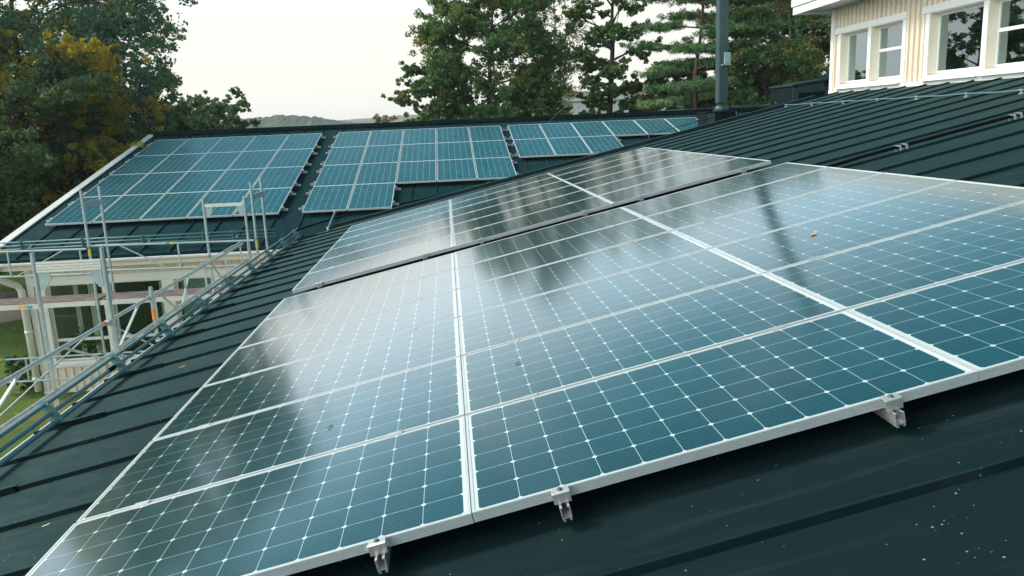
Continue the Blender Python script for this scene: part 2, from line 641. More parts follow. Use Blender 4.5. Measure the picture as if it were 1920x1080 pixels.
# upper storey: wall x = XW, facing the left
XW = 10.40
Y1, Y0 = 14.92, 1.0
ZW0, ZW1 = 2.02, 3.92
wins = [(12.02, 14.62), (8.20, 11.42)]          # pairs (near end, far end)
WZ0, WZ1 = 2.27, 3.33
m = MB()
cuts = [Y1] + [c for a, b in wins for c in (b, a)] + [Y0]
for i in range(0, len(cuts), 2):
    m.box((XW, cuts[i + 1], ZW0), (XW + 0.17, cuts[i], ZW1))
for a, b in wins:
    m.box((XW, a, WZ1), (XW + 0.12, b, ZW1))
    m.box((XW, a, ZW0), (XW + 0.12, b, WZ0))
y = Y1 - 0.16
while y > Y0:
    inside = any(a - 0.02 < y < b + 0.02 for a, b in wins)
    m.box((XW - 0.036, y - 0.026, WZ1 + 0.10 if inside else 2.20), (XW - 0.001, y + 0.026, ZW1 - 0.06))
    y -= 0.165
m.build("upper_wall", M_CREAM, main)
m = MB()
m.box((XW - 0.06, Y0, ZW0 - 0.02), (XW - 0.002, Y1, 2.175))
m.box((XW - 0.035, Y1 - 0.105, 2.18), (XW - 0.003, Y1 + 0.03, ZW1 - 0.03))
m.box((XW + 0.0, Y1 + 0.002, 1.5), (XW + 4.5, Y1 + 0.028, ZW1))
m.build("wall_trim", M_WHITE_TRIM, main, bevel=0.004)
m = MB()
m.box((XW - 0.005, Y1 - 0.3, ZW0 - 0.2), (XW + 6.0, Y1 - 0.002, ZW0 - 0.1))
m.build("upper_floor", M_DARK_ROOM, main)
m = MB()                                        # deep overhanging eaves: soffit and two-step fascia, then the roof
EX = 9.72
m.box((EX + 0.03, Y0 - 1, ZW1 - 0.02), (XW + 0.1, Y1 + 0.52, ZW1 + 0.01))
m.box((EX, Y0 - 1, ZW1 - 0.07), (EX + 0.028, Y1 + 0.55, ZW1 + 0.10))
m.box((EX - 0.03, Y0 - 1, ZW1 + 0.102), (EX + 0.03, Y1 + 0.58, ZW1 + 0.26))
m.box((EX + 0.032, Y1 + 0.522, ZW1 - 0.07), (XW + 4, Y1 + 0.55, ZW1 + 0.10))
m.box((EX + 0.032, Y1 + 0.522, ZW1 + 0.102), (XW + 4, Y1 + 0.58, ZW1 + 0.26))
m.build("eaves_board", M_WHITE_TRIM, main, bevel=0.004)
m = MB()
m.prism([(EX - 0.05, Y0 - 1, ZW1 + 0.27), (XW + 5, Y0 - 1, ZW1 + 1.6), (XW + 5, Y0 - 1, ZW1 + 1.5), (EX + 0.04, Y0 - 1, ZW1 + 0.262)], (0, Y1 - Y0 + 1.6, 0))
m.build("upper_roof", M_ROOF_DARK, main)


def tower_window(y0, y1, z0, z1, transom):
    """one casement between y0 (near) and y1 (far): deep cream reveal, white casing, sloping sill, pane, curtain"""
    f = MB()
    fx = XW + 0.135
    t_ = 0.045
    f.box((fx, y0, z0), (fx + 0.03, y0 + t_, z1))
    f.box((fx, y1 - t_, z0), (fx + 0.03, y1, z1))
    f.box((fx, y0 + t_, z0), (fx + 0.03, y1 - t_, z0 + t_))
    f.box((fx, y0 + t_, z1 - t_), (fx + 0.03, y1 - t_, z1))
    if transom:
        zt = z0 + (z1 - z0) * 0.55
        f.box((fx - 0.004, y0 + t_, zt - 0.028), (fx + 0.03, y1 - t_, zt + 0.028))
    win = f.build("window", M_WHITE_TRIM, main, bevel=0.003)
    j = MB()
    j.box((XW - 0.02, y1 + 0.001, z0), (fx + 0.03, y1 + 0.03, z1))
    j.box((XW - 0.02, y0 - 0.03, z0), (fx + 0.03, y0 - 0.001, z1))
    j.box((XW - 0.02, y0 - 0.03, z1 + 0.001), (fx + 0.03, y1 + 0.03, z1 + 0.03))
    j.build("reveal", M_CREAM_PALE, win)
    p = MB()
    p.box((fx + 0.012, y0 + t_, z0 + t_), (fx + 0.017, y1 - t_, z1 - t_))
    p.build("pane", M_GLASS, win)
    s = MB()
    s.prism([(XW - 0.12, y0 - 0.05, z0 - 0.10), (fx + 0.02, y0 - 0.05, z0 - 0.008), (fx + 0.02, y0 - 0.05, z0 - 0.035), (XW - 0.06, y0 - 0.05, z0 - 0.115), (XW - 0.12, y0 - 0.05, z0 - 0.125)], (0, y1 - y0 + 0.1, 0))
    s.build("sill", M_WHITE_TRIM, win, bevel=0.003)
    c = MB()
    n = 14
    ya, yb = y1 - 0.02, y1 - 0.33 * (y1 - y0)
    pts = [(fx + 0.055 + 0.014 * math.sin(i * 2.1), ya + (yb - ya) * i / n) for i in range(n + 1)]
    c.add([(x, yy, z0 - 0.02) for x, yy in pts] + [(x, yy, z1 + 0.02) for x, yy in pts],
          [(i, i + 1, n + 2 + i, n + 1 + i) for i in range(n)])
    c.build("curtain", M_CURTAIN, win, smooth=True, recalc=False)
    r_ = MB()
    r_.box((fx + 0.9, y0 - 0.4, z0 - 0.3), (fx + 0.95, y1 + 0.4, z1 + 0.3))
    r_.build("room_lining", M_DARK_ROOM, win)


for (a, b) in wins:
    pw = (b - a - 0.36) / 2
    # casing boards round the pair
    f = MB()
    f.box((XW - 0.045, a - 0.03, WZ1 + 0.002), (XW - 0.003, b + 0.11, WZ1 + 0.125))
    for yy in (a, a + pw + 0.12, b - 0.12 + 0.0):
        f.box((XW - 0.03, yy, 2.18), (XW - 0.004, yy + 0.12, WZ1))
    f.box((XW - 0.015, a + 0.121, WZ0 - 0.05), (XW - 0.004, a + pw + 0.119, WZ0 + 0.015))
    f.box((XW - 0.015, a + pw + 0.241, WZ0 - 0.05), (XW - 0.004, b - 0.121, WZ0 + 0.015))
    f.build("casing", M_WHITE_TRIM, main, bevel=0.003)
    tower_window(a + 0.125, a + 0.115 + pw, WZ0 + 0.03, WZ1 - 0.012, True)
    tower_window(a + 0.245 + pw, b - 0.125, WZ0 + 0.03, WZ1 - 0.012, False)

# ------------------------------------------------------------------ wing building (behind)
WX0, WX1 = -7.35, 12.6
YE, YR = 13.62, 23.9
wing = thing("wing_building", "low cream wing with white windows and dark metal roof carrying three panel blocks", "building", (-3, 16, GROUND))
m = MB()
poly = [(WX0, YE), (-1.50, YE), (-0.72, 14.55), (WX1, 14.55), (WX1, YR), (WX0, YR)]
m.prism([B(x, sB(y), ROOF) for x, y in poly], B(0, 0, -0.05) - B(0, 0, 0))
# the valley flashing: seams stop at this line
val = [(-1.62, 14.2), (-1.33, 14.59), (-0.77, 15.07), (-0.33, 15.36), (0.24, 15.64), (0.83, 15.95), (1.95, 16.55), (3.59, 17.7), (4.8, 18.42), (6.6, 19.6), (9.0, 21.2), (12.4, 23.4)]
for (xa, ya), (xb, yb) in zip(val[:-1], val[1:]):
    m.bar(B(xa, sB(ya), ROOF + 0.01), B(xb, sB(yb), ROOF + 0.01), 0.03, 0.045)
xs = -6.73
while xs < 12.4:
    if xs < -1.62:
        ys = YE + 0.02
    else:
        ys = np.interp(xs, [p[0] for p in val], [p[1] for p in val])
    if ys < YR - 0.4:
        p, q = B(xs, sB(ys), ROOF), B(xs, sB(YR - 0.05), ROOF)
        m.prism([p + Vector((-0.011, 0, -0.002)), p + Vector((0.011, 0, -0.002)), p + Vector((0.007, 0, 0.030)), p + Vector((-0.007, 0, 0.030))], q - p)
    xs += 0.592
for xa, xb, yy in ((2.4, 12.4, 19.02),):
    m.bar(B(xa, sB(yy), ROOF + 0.006), B(xb, sB(yy), ROOF + 0.006), 0.03, 0.03)
m.build("roof", M_ROOF_WING, wing)
m = MB()
p = B(WX0, sB(YR), ROOF)
m.box((WX0 + 0.02, YR - 0.12, p.z + 0.0), (WX1, YR + 0.12, p.z + 0.12))
m.prism([(WX0, YR, p.z - 0.002), (WX0, YR + 8, p.z - 1.9), (WX0, YR + 8, p.z - 2.0), (WX0, YR, p.z - 0.06)], (WX1 - WX0, 0, 0))
m.build("ridge_cap", M_ROOF_DARK, wing)
m = MB()
p, q = B(WX0 - 0.03, sB(YE - 0.08), ROOF + 0.035), B(WX0 - 0.03, sB(YR), ROOF + 0.035)
m.bar(p - Vector((0.03, 0, 0)), q - Vector((0.03, 0, 0)), 0.19, 0.03, up=(0, -SB, CB))
m.bar(B(WX0 - 0.085, sB(YE - 0.08), ROOF - 0.09), B(WX0 - 0.085, sB(YR), ROOF - 0.09), 0.03, 0.20, up=(0, -SB, CB))
m.build("verge_board", M_WHITE_TRIM, wing, bevel=0.004)
ze = zB(YE, ROOF)
m = MB()
n = 9
prof = [(0.062 * math.cos(math.pi + math.pi * k / n), 0.062 * math.sin(math.pi + math.pi * k / n)) for k in range(n + 1)]
prof = prof + [(c[0] * 0.88, c[1] * 0.88) for c in reversed(prof)]
m.prism([(WX0, YE - 0.075 + c[0], ze - 0.055 + c[1]) for c in prof], (5.78, 0, 0))
x = WX0 + 0.4
while x < -1.9:
    m.box((x, YE - 0.14, ze - 0.062), (x + 0.025, YE + 0.0, ze - 0.05))
    x += 0.6
m.build("gutter", M_WHITE_TRIM, wing)
m = MB()
m.box((WX0, YE - 0.005, ze - 0.21), (-1.75, YE + 0.02, ze - 0.055))
m.box((WX0, YE + 0.022, ze - 0.21), (-1.5, 14.10, ze - 0.19))
m.build("soffit", M_CREAM_PALE, wing)
YWB = 14.10
m = MB()
gx = [(-6.46, -5.37), (-5.25, -4.17), (-3.90, -3.10), (-2.95, -2.1)]
zt, zb = -1.10, -2.72
edges = [-6.80] + [c for g in gx for c in g] + [-1.2]
for i in range(0, len(edges), 2):
    m.box((edges[i], YWB, zb), (edges[i + 1], YWB + 0.12, zt))
m.box((-6.80, YWB, zt), (-1.2, YWB + 0.12, ze - 0.19))
m.box((-6.80, YWB, GROUND), (-1.2, YWB + 0.12, zb))
m.box((-6.80, YWB + 0.12, GROUND), (-6.68, YR + 6, ze - 0.19))
x = -6.70
while x < -1.4:
    m.box((x - 0.02, YWB - 0.022, GROUND), (x + 0.02, YWB - 0.001, -2.86))
    m.box((x - 0.02, YWB - 0.022, -0.92), (x + 0.02, YWB - 0.001, ze - 0.20))
    x += 0.165
m.build("wall", M_CREAM, wing)
m = MB()
m.box((-6.83, YWB - 0.04, GROUND), (-6.70, YWB - 0.002, ze - 0.2))
m.box((-6.695, YWB - 0.045, -1.10), (-1.3, YWB - 0.002, -0.93))
m.box((-6.695, YWB - 0.05, -2.855), (-1.3, YWB - 0.002, -2.72))
for a_, b_ in ((-6.66, -6.48), (-5.355, -5.265), (-4.155, -3.92), (-3.08, -2.97)):
    m.box((a_, YWB - 0.04, -2.715), (b_, YWB - 0.003, -1.105))
m.build("wall_trim", M_WHITE_TRIM, wing, bevel=0.004)
for i, (a, b) in enumerate(gx):
    f = MB()
    t_ = 0.032
    yf = YWB + 0.05
    f.box((a, yf, zb), (a + t_, yf + 0.05, zt))
    f.box((b - t_, yf, zb), (b, yf + 0.05, zt))
    f.box((a + t_, yf, zb), (b - t_, yf + 0.05, zb + t_))
    f.box((a + t_, yf, zt - t_), (b - t_, yf + 0.05, zt))
    f.box((a + t_, yf - 0.004, -2.31), (b - t_, yf + 0.05, -2.25))
    win = f.build("window", M_WHITE_TRIM, wing, bevel=0.003)
    p = MB()
    p.box((a + t_, yf + 0.02, zb + t_), (b - t_, yf + 0.026, zt - t_))
    p.build("pane", M_GLASS_WING, win)
    s = MB()
    s.prism([(a - 0.03, YWB - 0.11, zb - 0.06), (a - 0.03, yf + 0.02, zb - 0.005), (a - 0.03, yf + 0.02, zb - 0.03), (a - 0.03, YWB - 0.11, zb - 0.085)], (b - a + 0.06, 0, 0))
    s.build("sill", M_WHITE_TRIM, win)
    r_ = MB()
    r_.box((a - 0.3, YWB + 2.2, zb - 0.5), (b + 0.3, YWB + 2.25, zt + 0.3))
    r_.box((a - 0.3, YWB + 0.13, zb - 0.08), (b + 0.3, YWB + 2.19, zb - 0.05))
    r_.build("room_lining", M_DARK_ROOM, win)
    c = MB()
    if i < 2:
        spans = [(a + 0.36, a + 0.46), (a + 0.66, a + 0.78)] if i == 0 else [(b - 0.18, b - 0.05)]
        for sa, sb in spans:
            k = 6
            pts = [(sa + (sb - sa) * j / k, YWB + 0.32 + 0.02 * math.sin(j * 2.2)) for j in range(k + 1)]
            c.add([(x, yy, zb) for x, yy in pts] + [(x, yy, zt) for x, yy in pts], [(j, j + 1, k + 2 + j, k + 1 + j) for j in range(k)])
        c.build("curtain", M_CURTAIN, win, smooth=True, recalc=False)
    else:
        z = zt - 0.05
        while z > -2.25:
            c.box((a + 0.05, YWB + 0.16, z - 0.02), (b - 0.05, YWB + 0.166, z))
            z -= 0.024
        c.build("blind", M_BLIND, win)
m = MB()
PX_ = -6.90
m.tube([(-7.10, YE - 0.075, ze - 0.10), (-7.10, YE - 0.075, ze - 0.26), (-7.07, YE - 0.03, ze - 0.36), (PX_ - 0.03, YWB - 0.17, ze - 0.56), (PX_, YWB - 0.11, ze - 0.68), (PX_, YWB - 0.10, GROUND + 0.1)], 0.068, 14)
for z in (-3.0, -2.0):
    m.tube([(PX_, YWB - 0.10, z), (PX_, YWB - 0.10, z - 0.06)], 0.078, 14)
m.build("downpipe", M_WHITE_TRIM, wing, smooth=True)

# ------------------------------------------------------------------ solar panels
ORD = ["first", "second", "third", "fourth", "fifth", "sixth"]


def panel_proto(name, cellmat):
    root = thing(name, "x", "solar panel", mat=Matrix.Identity(4))
    f = MB()
    hx, hy = PL / 2, PW / 2
    gro = []
    for k in range(5):
        z = -0.007 - k * 0.0065
        gro += [(0, z), (0.005, z - 0.0004), (0.005, z - 0.0024), (0, z - 0.0028)]
    prof = [(0, -0.001), *gro, (0, -PT), (LIP, -PT), (LIP, 0), (0.001, 0)]
    f.prism([(-hx, -hy + y, z) for y, z in prof], (PL, 0, 0))
    f.prism([(-hx, hy - y, z) for y, z in prof], (PL, 0, 0))
    f.box((-hx, -hy + LIP, -PT), (-hx + LIP, hy - LIP, 0))
    f.box((hx - LIP, -hy + LIP, -PT), (hx, hy - LIP, 0))
    f.build("frame", M_ALU, root)
    g = MB()
    g.box((-hx + LIP, -hy + LIP, -0.010), (hx - LIP, hy - LIP, -0.0025))
    g.build("cell_sheet", cellmat, root)
    return root


def sticker():
    s = MB()
    y = -PW / 2 - 0.0008
    s.add([(0.555, y, -0.011), (0.640, y, -0.011), (0.640, y, -0.029), (0.555, y, -0.029)], [(0, 1, 2, 3)])
    s.prism([(0.555, y, -0.011), (0.640, y, -0.011), (0.640, y, -0.013), (0.555, y, -0.013)], (0, -0.0006, 0))
    s.prism([(0.555, y, -0.027), (0.640, y, -0.027), (0.640, y, -0.029), (0.555, y, -0.029)], (0, -0.0006, 0))
    s.prism([(0.555, y, -0.0135), (0.562, y, -0.0135), (0.562, y, -0.0265), (0.555, y, -0.0265)], (0, -0.0006, 0))
    s.prism([(0.633, y, -0.0135), (0.640, y, -0.0135), (0.640, y, -0.0265), (0.633, y, -0.0265)], (0, -0.0006, 0))
    return s


VP, UP, GAPA = 1.903, 1.0, 0.434
COLN = ["left", "middle", "right"]
rj = random.Random(4)
pa = panel_proto("solar_panel", M_CELL)
first = True
for blk in range(2):
    for r in range(6):
        for c in range(3):
            o = pa if first else copy_tree(pa)
            first = False
            uu = r * UP + 0.5 + (6 + GAPA if blk else 0.0) + 0.0
            jit = Matrix.Rotation(rj.gauss(0, 0.0018), 4, 'X') @ Matrix.Rotation(rj.gauss(0, 0.0008), 4, 'Y')
            o.matrix_world = Matrix.Translation(A(c * VP + VP / 2, uu, 0)) @ MA @ jit
            lab = ("large glossy panel of the front array, %s row from the near edge, %s column",
                   "glossy panel of the array beyond the dark gap, %s row from the gap, %s column")[blk]
            tag(o, lab % (ORD[r], COLN[c]),
                "solar panel", "solar panels on the near roof")
            if blk == 0 and r == 0:
                sticker().build("sticker", M_LABEL, o)

MBm = Matrix(((0, -1, 0, 0), (CB, 0, -SB, 0), (SB, 0, CB, 0), (0, 0, 0, 1)))
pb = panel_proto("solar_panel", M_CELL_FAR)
first = True
blocks = [("left", -6.92, [4, 4, 4, 4, 4]), ("middle", -1.43, [4, 4, 3, 3, 3]), ("right", 3.79, [2, 2, 2, 1, 1, 1])]
for bn, x0, rows in blocks:
    for c, nr in enumerate(rows):
        for r in range(nr):
            o = pb if first else copy_tree(pb)
            first = False
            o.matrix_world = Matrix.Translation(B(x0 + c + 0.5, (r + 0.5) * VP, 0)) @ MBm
            tag(o, "panel in the %s wing roof block, %s row below ridge, %s column from left" % (bn, ORD[r], ORD[c]),
                "solar panel", "solar panels on the wing roof")


# mounting rails with their clamps
def uchan(mb, fn, length, wd=0.036, ht=0.044, t_=0.003):
    """U channel, open side up, extruded along local x through fn(x, y, z)"""
    prof = [(-wd / 2, 0), (-wd / 2, ht), (-wd / 2 + 0.009, ht), (-wd / 2 + 0.009, ht - t_), (-wd / 2 + t_, ht - t_), (-wd / 2 + t_, t_),
            (wd / 2 - t_, t_), (wd / 2 - t_, ht - t_), (wd / 2 - 0.009, ht - t_), (wd / 2 - 0.009, ht), (wd / 2, ht), (wd / 2, 0),
            (wd / 2 - 0.002, 0), (wd / 2 - 0.002, -0.010), (wd / 2 - 0.011, -0.010), (wd / 2 - 0.011, -0.007), (wd / 2 - 0.006, -0.007), (wd / 2 - 0.006, 0),
            (-wd / 2 + 0.006, 0), (-wd / 2 + 0.006, -0.007), (-wd / 2 + 0.011, -0.007), (-wd / 2 + 0.011, -0.010), (-wd / 2 + 0.002, -0.010), (-wd / 2 + 0.002, 0)]
    n = len(prof)
    vs = [fn(0, a, b) for a, b in prof] + [fn(length, a, b) for a, b in prof]
    mb.add(vs, [tuple(range(n - 1, -1, -1)), tuple(range(n, 2 * n))] + [(i, (i + 1) % n, n + (i + 1) % n, n + i) for i in range(n)])


for blk in range(2):
    for c in range(3):
        for k, dv in enumerate((0.325, 1.558)):
            v = c * VP + dv
            u0 = 6 + GAPA if blk else 0.0
            rail = thing("mounting_rail", "%s rail from the left under the %s, end poking out in front" % (ORD[c * 2 + k], "front array" if blk == 0 else "array behind the gap"),
                         "rail", A(v, u0, -0.09), "mounting rails under the near panels")
            mb = MB()
            uchan(mb, lambda x, y_, z: A(v + y_, u0 - 0.058 + x, -0.0845 + z), 6.10)
            mb.build("channel", M_ALU_MATT, rail)
            ec = MB()                            # Z-shaped end clamp gripping the near frame edge
            hw = 0.032
            ec.prism([A(v - hw, u0 - 0.032, 0.0025), A(v - hw, u0 + 0.006, 0.0025), A(v - hw, u0 + 0.006, 0.0065), A(v - hw, u0 - 0.028, 0.0065), A(v - hw, u0 - 0.036, 0.003)], A(2 * hw, 0, 0))
            ec.prism([A(v - hw, u0 - 0.036, 0.0022), A(v - hw, u0 - 0.032, 0.0022), A(v - hw, u0 - 0.026, -0.038), A(v - hw, u0 - 0.031, -0.038)], A(2 * hw, 0, 0))
            eo = ec.build("end_clamp", M_ALU_MATT, rail, bevel=0.0008)
            bo = MB()
            bo.tube([A(v, u0 - 0.014, 0.0066), A(v, u0 - 0.014, 0.0135)], 0.0075, 12)
            bo.tube([A(v, u0 - 0.014, 0.0066), A(v, u0 - 0.014, 0.0080)], 0.0115, 12)
            bo.build("bolt", M_BOLT, eo)
            for r in range(1, 6):
                mc = MB()
                uj = u0 + r * UP
                mc.prism([A(v - 0.036, uj - 0.017, 0.001), A(v - 0.036, uj + 0.017, 0.001), A(v - 0.036, uj + 0.017, 0.0045), A(v - 0.036, uj + 0.004, 0.0045), A(v - 0.036, uj + 0.003, -0.004), A(v - 0.036, uj - 0.003, -0.004), A(v - 0.036, uj - 0.004, 0.0045), A(v - 0.036, uj - 0.017, 0.0045)], A(0.072, 0, 0))
                mc.build("mid_clamp", M_ALU_MATT, rail)

for bi, (bn, x0, rows) in enumerate(blocks):
    for r in range(max(rows)):
        nc = sum(1 for q in rows if q > r)
        for k, ds in enumerate((0.36, 1.52)):
            s_ = r * VP + ds
            rail = thing("mounting_rail", "%s rail end from the ridge jutting from the side of the %s wing block" % (["first", "second", "third", "fourth", "fifth", "sixth", "seventh", "eighth"][r * 2 + k], bn),
                         "rail", B(x0, s_, -0.08), "mounting rails under the wing panels")
            mb = MB()
            mb.bar(B(x0 - 0.13, s_, -0.064), B(x0 + nc + 0.13, s_, -0.064), 0.04, 0.044, up=(0, -SB, CB))
            mb.build("channel", M_ALU_MATT, rail)
            for sx, xx in ((-1, x0), (1, x0 + nc)):
                e = MB()
                e.prism([B(xx - sx * 0.012, s_ - 0.03, 0.002), B(xx + sx * 0.045, s_ - 0.03, 0.002), B(xx + sx * 0.045, s_ - 0.03, -0.042), B(xx + sx * 0.012, s_ - 0.03, -0.042), B(xx + sx * 0.012, s_ - 0.03, 0.008), B(xx - sx * 0.012, s_ - 0.03, 0.008)][0:2] +
                        [B(xx + sx * 0.045, s_ - 0.03, -0.042), B(xx + sx * 0.014, s_ - 0.03, -0.042), B(xx + sx * 0.014, s_ - 0.03, 0.006), B(xx - sx * 0.012, s_ - 0.03, 0.006)], B(0, 0.06, 0) - B(0, 0, 0))
                e.build("end_clamp", M_ALU_MATT, rail)

# ------------------------------------------------------------------ snow guards
sg = thing("snow_guard", "blue grey triple pipe snow guard along the near roof's eave", "snow guard", A(-1.5, 5, ROOF))
GV = -1.30
for n_, dv in ((0.205, -0.055), (0.130, -0.03), (0.060, -0.005)):
    m = MB()
    m.tube([A(GV + dv, -6.5, ROOF + n_), A(GV + dv, 14.25, ROOF + n_)], 0.0165, 10)
    m.build("pipe", M_GUARD, sg, smooth=True)
u = 3.465 - 1.292 * 5
while u < 14.2:
    m = MB()
    pr = [(0.055, 0.0), (0.035, 0.10), (0.0, 0.175), (-0.03, 0.225), (-0.075, 0.225), (-0.085, 0.19), (-0.055, 0.09), (-0.04, 0.0)]
    m.prism([A(GV + a, u - 0.005, ROOF + 0.012 + b) for a, b in pr], A(0, 0.010, 0))
    b_ = m.build("bracket", M_GUARD, sg)
    m = MB()
    m.prism([A(GV - 0.04, u - 0.022, ROOF + 0.031), A(GV + 0.36, u - 0.022, ROOF + 0.031), A(GV + 0.36, u + 0.022, ROOF + 0.031), A(GV - 0.04, u + 0.022, ROOF + 0.031)], A(0, 0, 0.006))
    m.prism([A(GV + 0.06, u - 0.026, ROOF + 0.002), A(GV + 0.36, u - 0.026, ROOF + 0.002), A(GV + 0.355, u - 0.026, ROOF + 0.040), A(GV + 0.065, u - 0.026, ROOF + 0.040)], A(0, 0.004, 0))
    m.build("foot", M_ROOF_DARK, b_)
    for a, b in ((-0.02, 0.20), (-0.062, 0.205)):
        m = MB()
        m.tube([A(GV + a, u - 0.005, ROOF + b + 0.012), A(GV + a, u - 0.012, ROOF + b + 0.012)], 0.006, 8)
        m.build("bolt", M_ALU_MATT, b_)
    u += 1.292
m = MB()
m.tube([A(GV - 0.03, 4.55, ROOF + 0.13), A(GV - 0.03, 4.68, ROOF + 0.13)], 0.022, 10)
m.build("coupling", M_RUBBER, sg)

sg2 = thing("snow_guard", "thin triple pipe snow guard across the foot of the wing roof", "snow guard", B(-4, sB(14.0), ROOF))
for n_ in (0.225, 0.155, 0.085):
    m = MB()
    yy = 13.98 - (n_ - 0.085) * 0.3
    m.tube([(-7.3, yy, zB(14.02, ROOF + n_)), (-1.72, yy, zB(14.02, ROOF + n_))], 0.014, 8)
    m.build("pipe", M_GUARD, sg2, smooth=True)
for x in (-6.73, -5.55, -4.37, -3.18, -2.59):
    m = MB()
    m.prism([(x - 0.006, 14.10, zB(14.10, ROOF)), (x - 0.006, 13.92, zB(13.92, ROOF)), (x - 0.006, 13.89, zB(14.0, ROOF + 0.26)), (x - 0.006, 13.96, zB(14.0, ROOF + 0.27))], (0.012, 0, 0))
    m.prism([B(x - 0.02, sB(14.05), ROOF + 0.026), B(x + 0.02, sB(14.05), ROOF + 0.026), B(x + 0.02, sB(14.3), ROOF + 0.026), B(x - 0.02, sB(14.3), ROOF + 0.026)], (0, 0, 0.012))
    m.build("bracket", M_GUARD, sg2)

# ------------------------------------------------------------------ scaffold
TUBE = 0.0242


def std(par, x, y, z0, z1, bands=()):
    m = MB()
    m.tube([(x, y, z0), (x, y, z1)], TUBE, 12)
    for zz in np.arange(math.ceil((z0 + 0.2) / 0.5) * 0.5, z1 - 0.05, 0.5):
        m.tube([(x, y, zz - 0.004), (x, y, zz + 0.004)], 0.030, 10)
    so = m.build("standard", M_GALV, par, smooth=False)
    for zz, h_, mt in bands:
        t_ = MB()
        t_.tube([(x, y, zz), (x, y, zz + h_)], TUBE + 0.002, 14)
        t_.build("tape_band", mt, so)
    return so


def guardrail(par, p, q, dz, posts, diags, r=0.0195, band=None):
    """one lattice guard rail: two long tubes, short uprights, flat diagonals"""
    p, q = Vector(p), Vector(q)
    m = MB()
    m.tube([p, q], r, 10)
    low = Vector((0, 0, -dz))
    m.tube([p + low, q + low], r, 10)
    L = (q - p)
    for t_ in posts:
        a = p + L * t_
        m.bar(a + Vector((0, 0, -0.01)), a + low, 0.026, 0.026)
    for ta, tb in diags:
        m.bar(p + L * ta + Vector((0, 0, -0.01)), p + L * tb + low, 0.026, 0.020)
    g = m.build("guardrail", M_GALV if r < 0.0197 else M_GALV, par)
    if band is not None:
        for t_, mt in band:
            a = p + L * t_
            b2 = MB()
            b2.tube([a, a + L.normalized() * 0.07], r + 0.0015, 12)
            b2.build("tape_band", mt, g)
    return g


def hframe(par, p, q, z, mt, ribs=4, gs=0.8):
    """ribbed aluminium transom between two standards with a steel gusset plate at each end"""
    p, q = Vector((*p, z)), Vector((*q, z))
    d = (q - p).normalized()
    m = MB()
    for k in range(4 - ribs, 4):
        zz = Vector((0, 0, -0.045 + k * 0.03))
        m.bar(p + d * TUBE + zz, q - d * TUBE + zz, 0.034 if k % 2 else 0.04, 0.026)
    t_ = m.build("transom", mt, par)
    for s, e in ((p, d), (q, -d)):
        g = MB()
        side = Vector((-d.y, d.x, 0)) * 0.006
        zt_ = 0.06 - ribs * 0.03 - 0.004
        pts = [s + e * 0.03 + Vector((0, 0, zt_)), s + e * 0.20 * gs + Vector((0, 0, zt_)), s + e * 0.20 * gs + Vector((0, 0, zt_ - 0.09 * gs)), s + e * 0.10 * gs + Vector((0, 0, zt_ - 0.24 * gs)), s + e * 0.03 + Vector((0, 0, zt_ - 0.24 * gs))]
        g.prism([w_ - side for w_ in pts], side * 2)
        g.build("gusset", M_GALV, t_)
    return t_


sc1 = thing("scaffold", "galvanised scaffold run with diagonal lattice rails beside the near roof's eave", "scaffold", (-2.4, 8, GROUND))
XI, XO = -2.0, -2.74
std(sc1, XI, 6.42, GROUND, 0.60)
std(sc1, XO, 6.42, GROUND, 0.58, [(-1.02, 0.12, M_ORANGE), (-0.90, 0.03, M_GREEN_TAPE), (-1.06, 0.035, M_GREEN_TAPE)])
std(sc1, -1.93, 12.50, GROUND, 0.64)
std(sc1, -2.67, 12.50, GROUND, 0.62, [(-0.62, 0.14, M_ORANGE), (-0.47, 0.05, M_GREEN_TAPE)])
std(sc1, XI, 3.35, GROUND, -0.05)
std(sc1, XO, 3.35, GROUND, -0.05)
std(sc1, XI, 7.66, GROUND, -0.09, [(-0.52, 0.14, M_ORANGE)])
hframe(sc1, (XO, 6.42), (XI, 6.42), 0.42, M_ALU_MATT)
hframe(sc1, (-2.67, 12.50), (-1.93, 12.50), 0.47, M_ALU_MATT, 2, 0.75)
guardrail(sc1, (XI - 0.045, 3.35, -0.235), (XI - 0.045, 6.40, -0.235), 0.365, (0.02, 0.56), ((0.38, 0.10), (0.66, 0.93)), 0.022, ((0.955, M_ORANGE),))
guardrail(sc1, (XI - 0.045, 6.44, -0.235), (XI - 0.045, 12.50, -0.235), 0.355, (0.235, 0.44, 0.60, 0.80, 0.97), ((0.145, 0.03), (0.265, 0.36), (0.47, 0.40), (0.66, 0.74)), 0.022, ((0.36, M_ORANGE),))
guardrail(sc1, (XI - 0.045, -3.0, -0.235), (XI - 0.045, 3.33, -0.235), 0.365, (0.3, 0.7), ((0.2, 0.4),), 0.022)
for p_, q_, r_ in (((XI, 6.36, -0.235), (XI - 0.05, 6.36, -0.235), 0.032), ((XI - 0.045, 7.63, -0.235), (XI - 0.045, 7.70, -0.235), 0.031),
                   ((XI - 0.045, 7.63, -0.60), (XI - 0.045, 7.70, -0.60), 0.031), ((XI - 0.045, 5.00, -0.60), (XI - 0.045, 5.08, -0.60), 0.031),
                   ((XO, 6.42, -0.74), (XO, 6.42, -0.62), 0.042)):
    m = MB()
    m.tube([p_, q_], r_, 10)
    m.build("coupler", M_GALV, sc1)
m = MB()
m.box((XO + 0.03, -3, -1.78), (XI - 0.06, 12.3, -1.72))
m.build("deck", M_DECK, sc1)

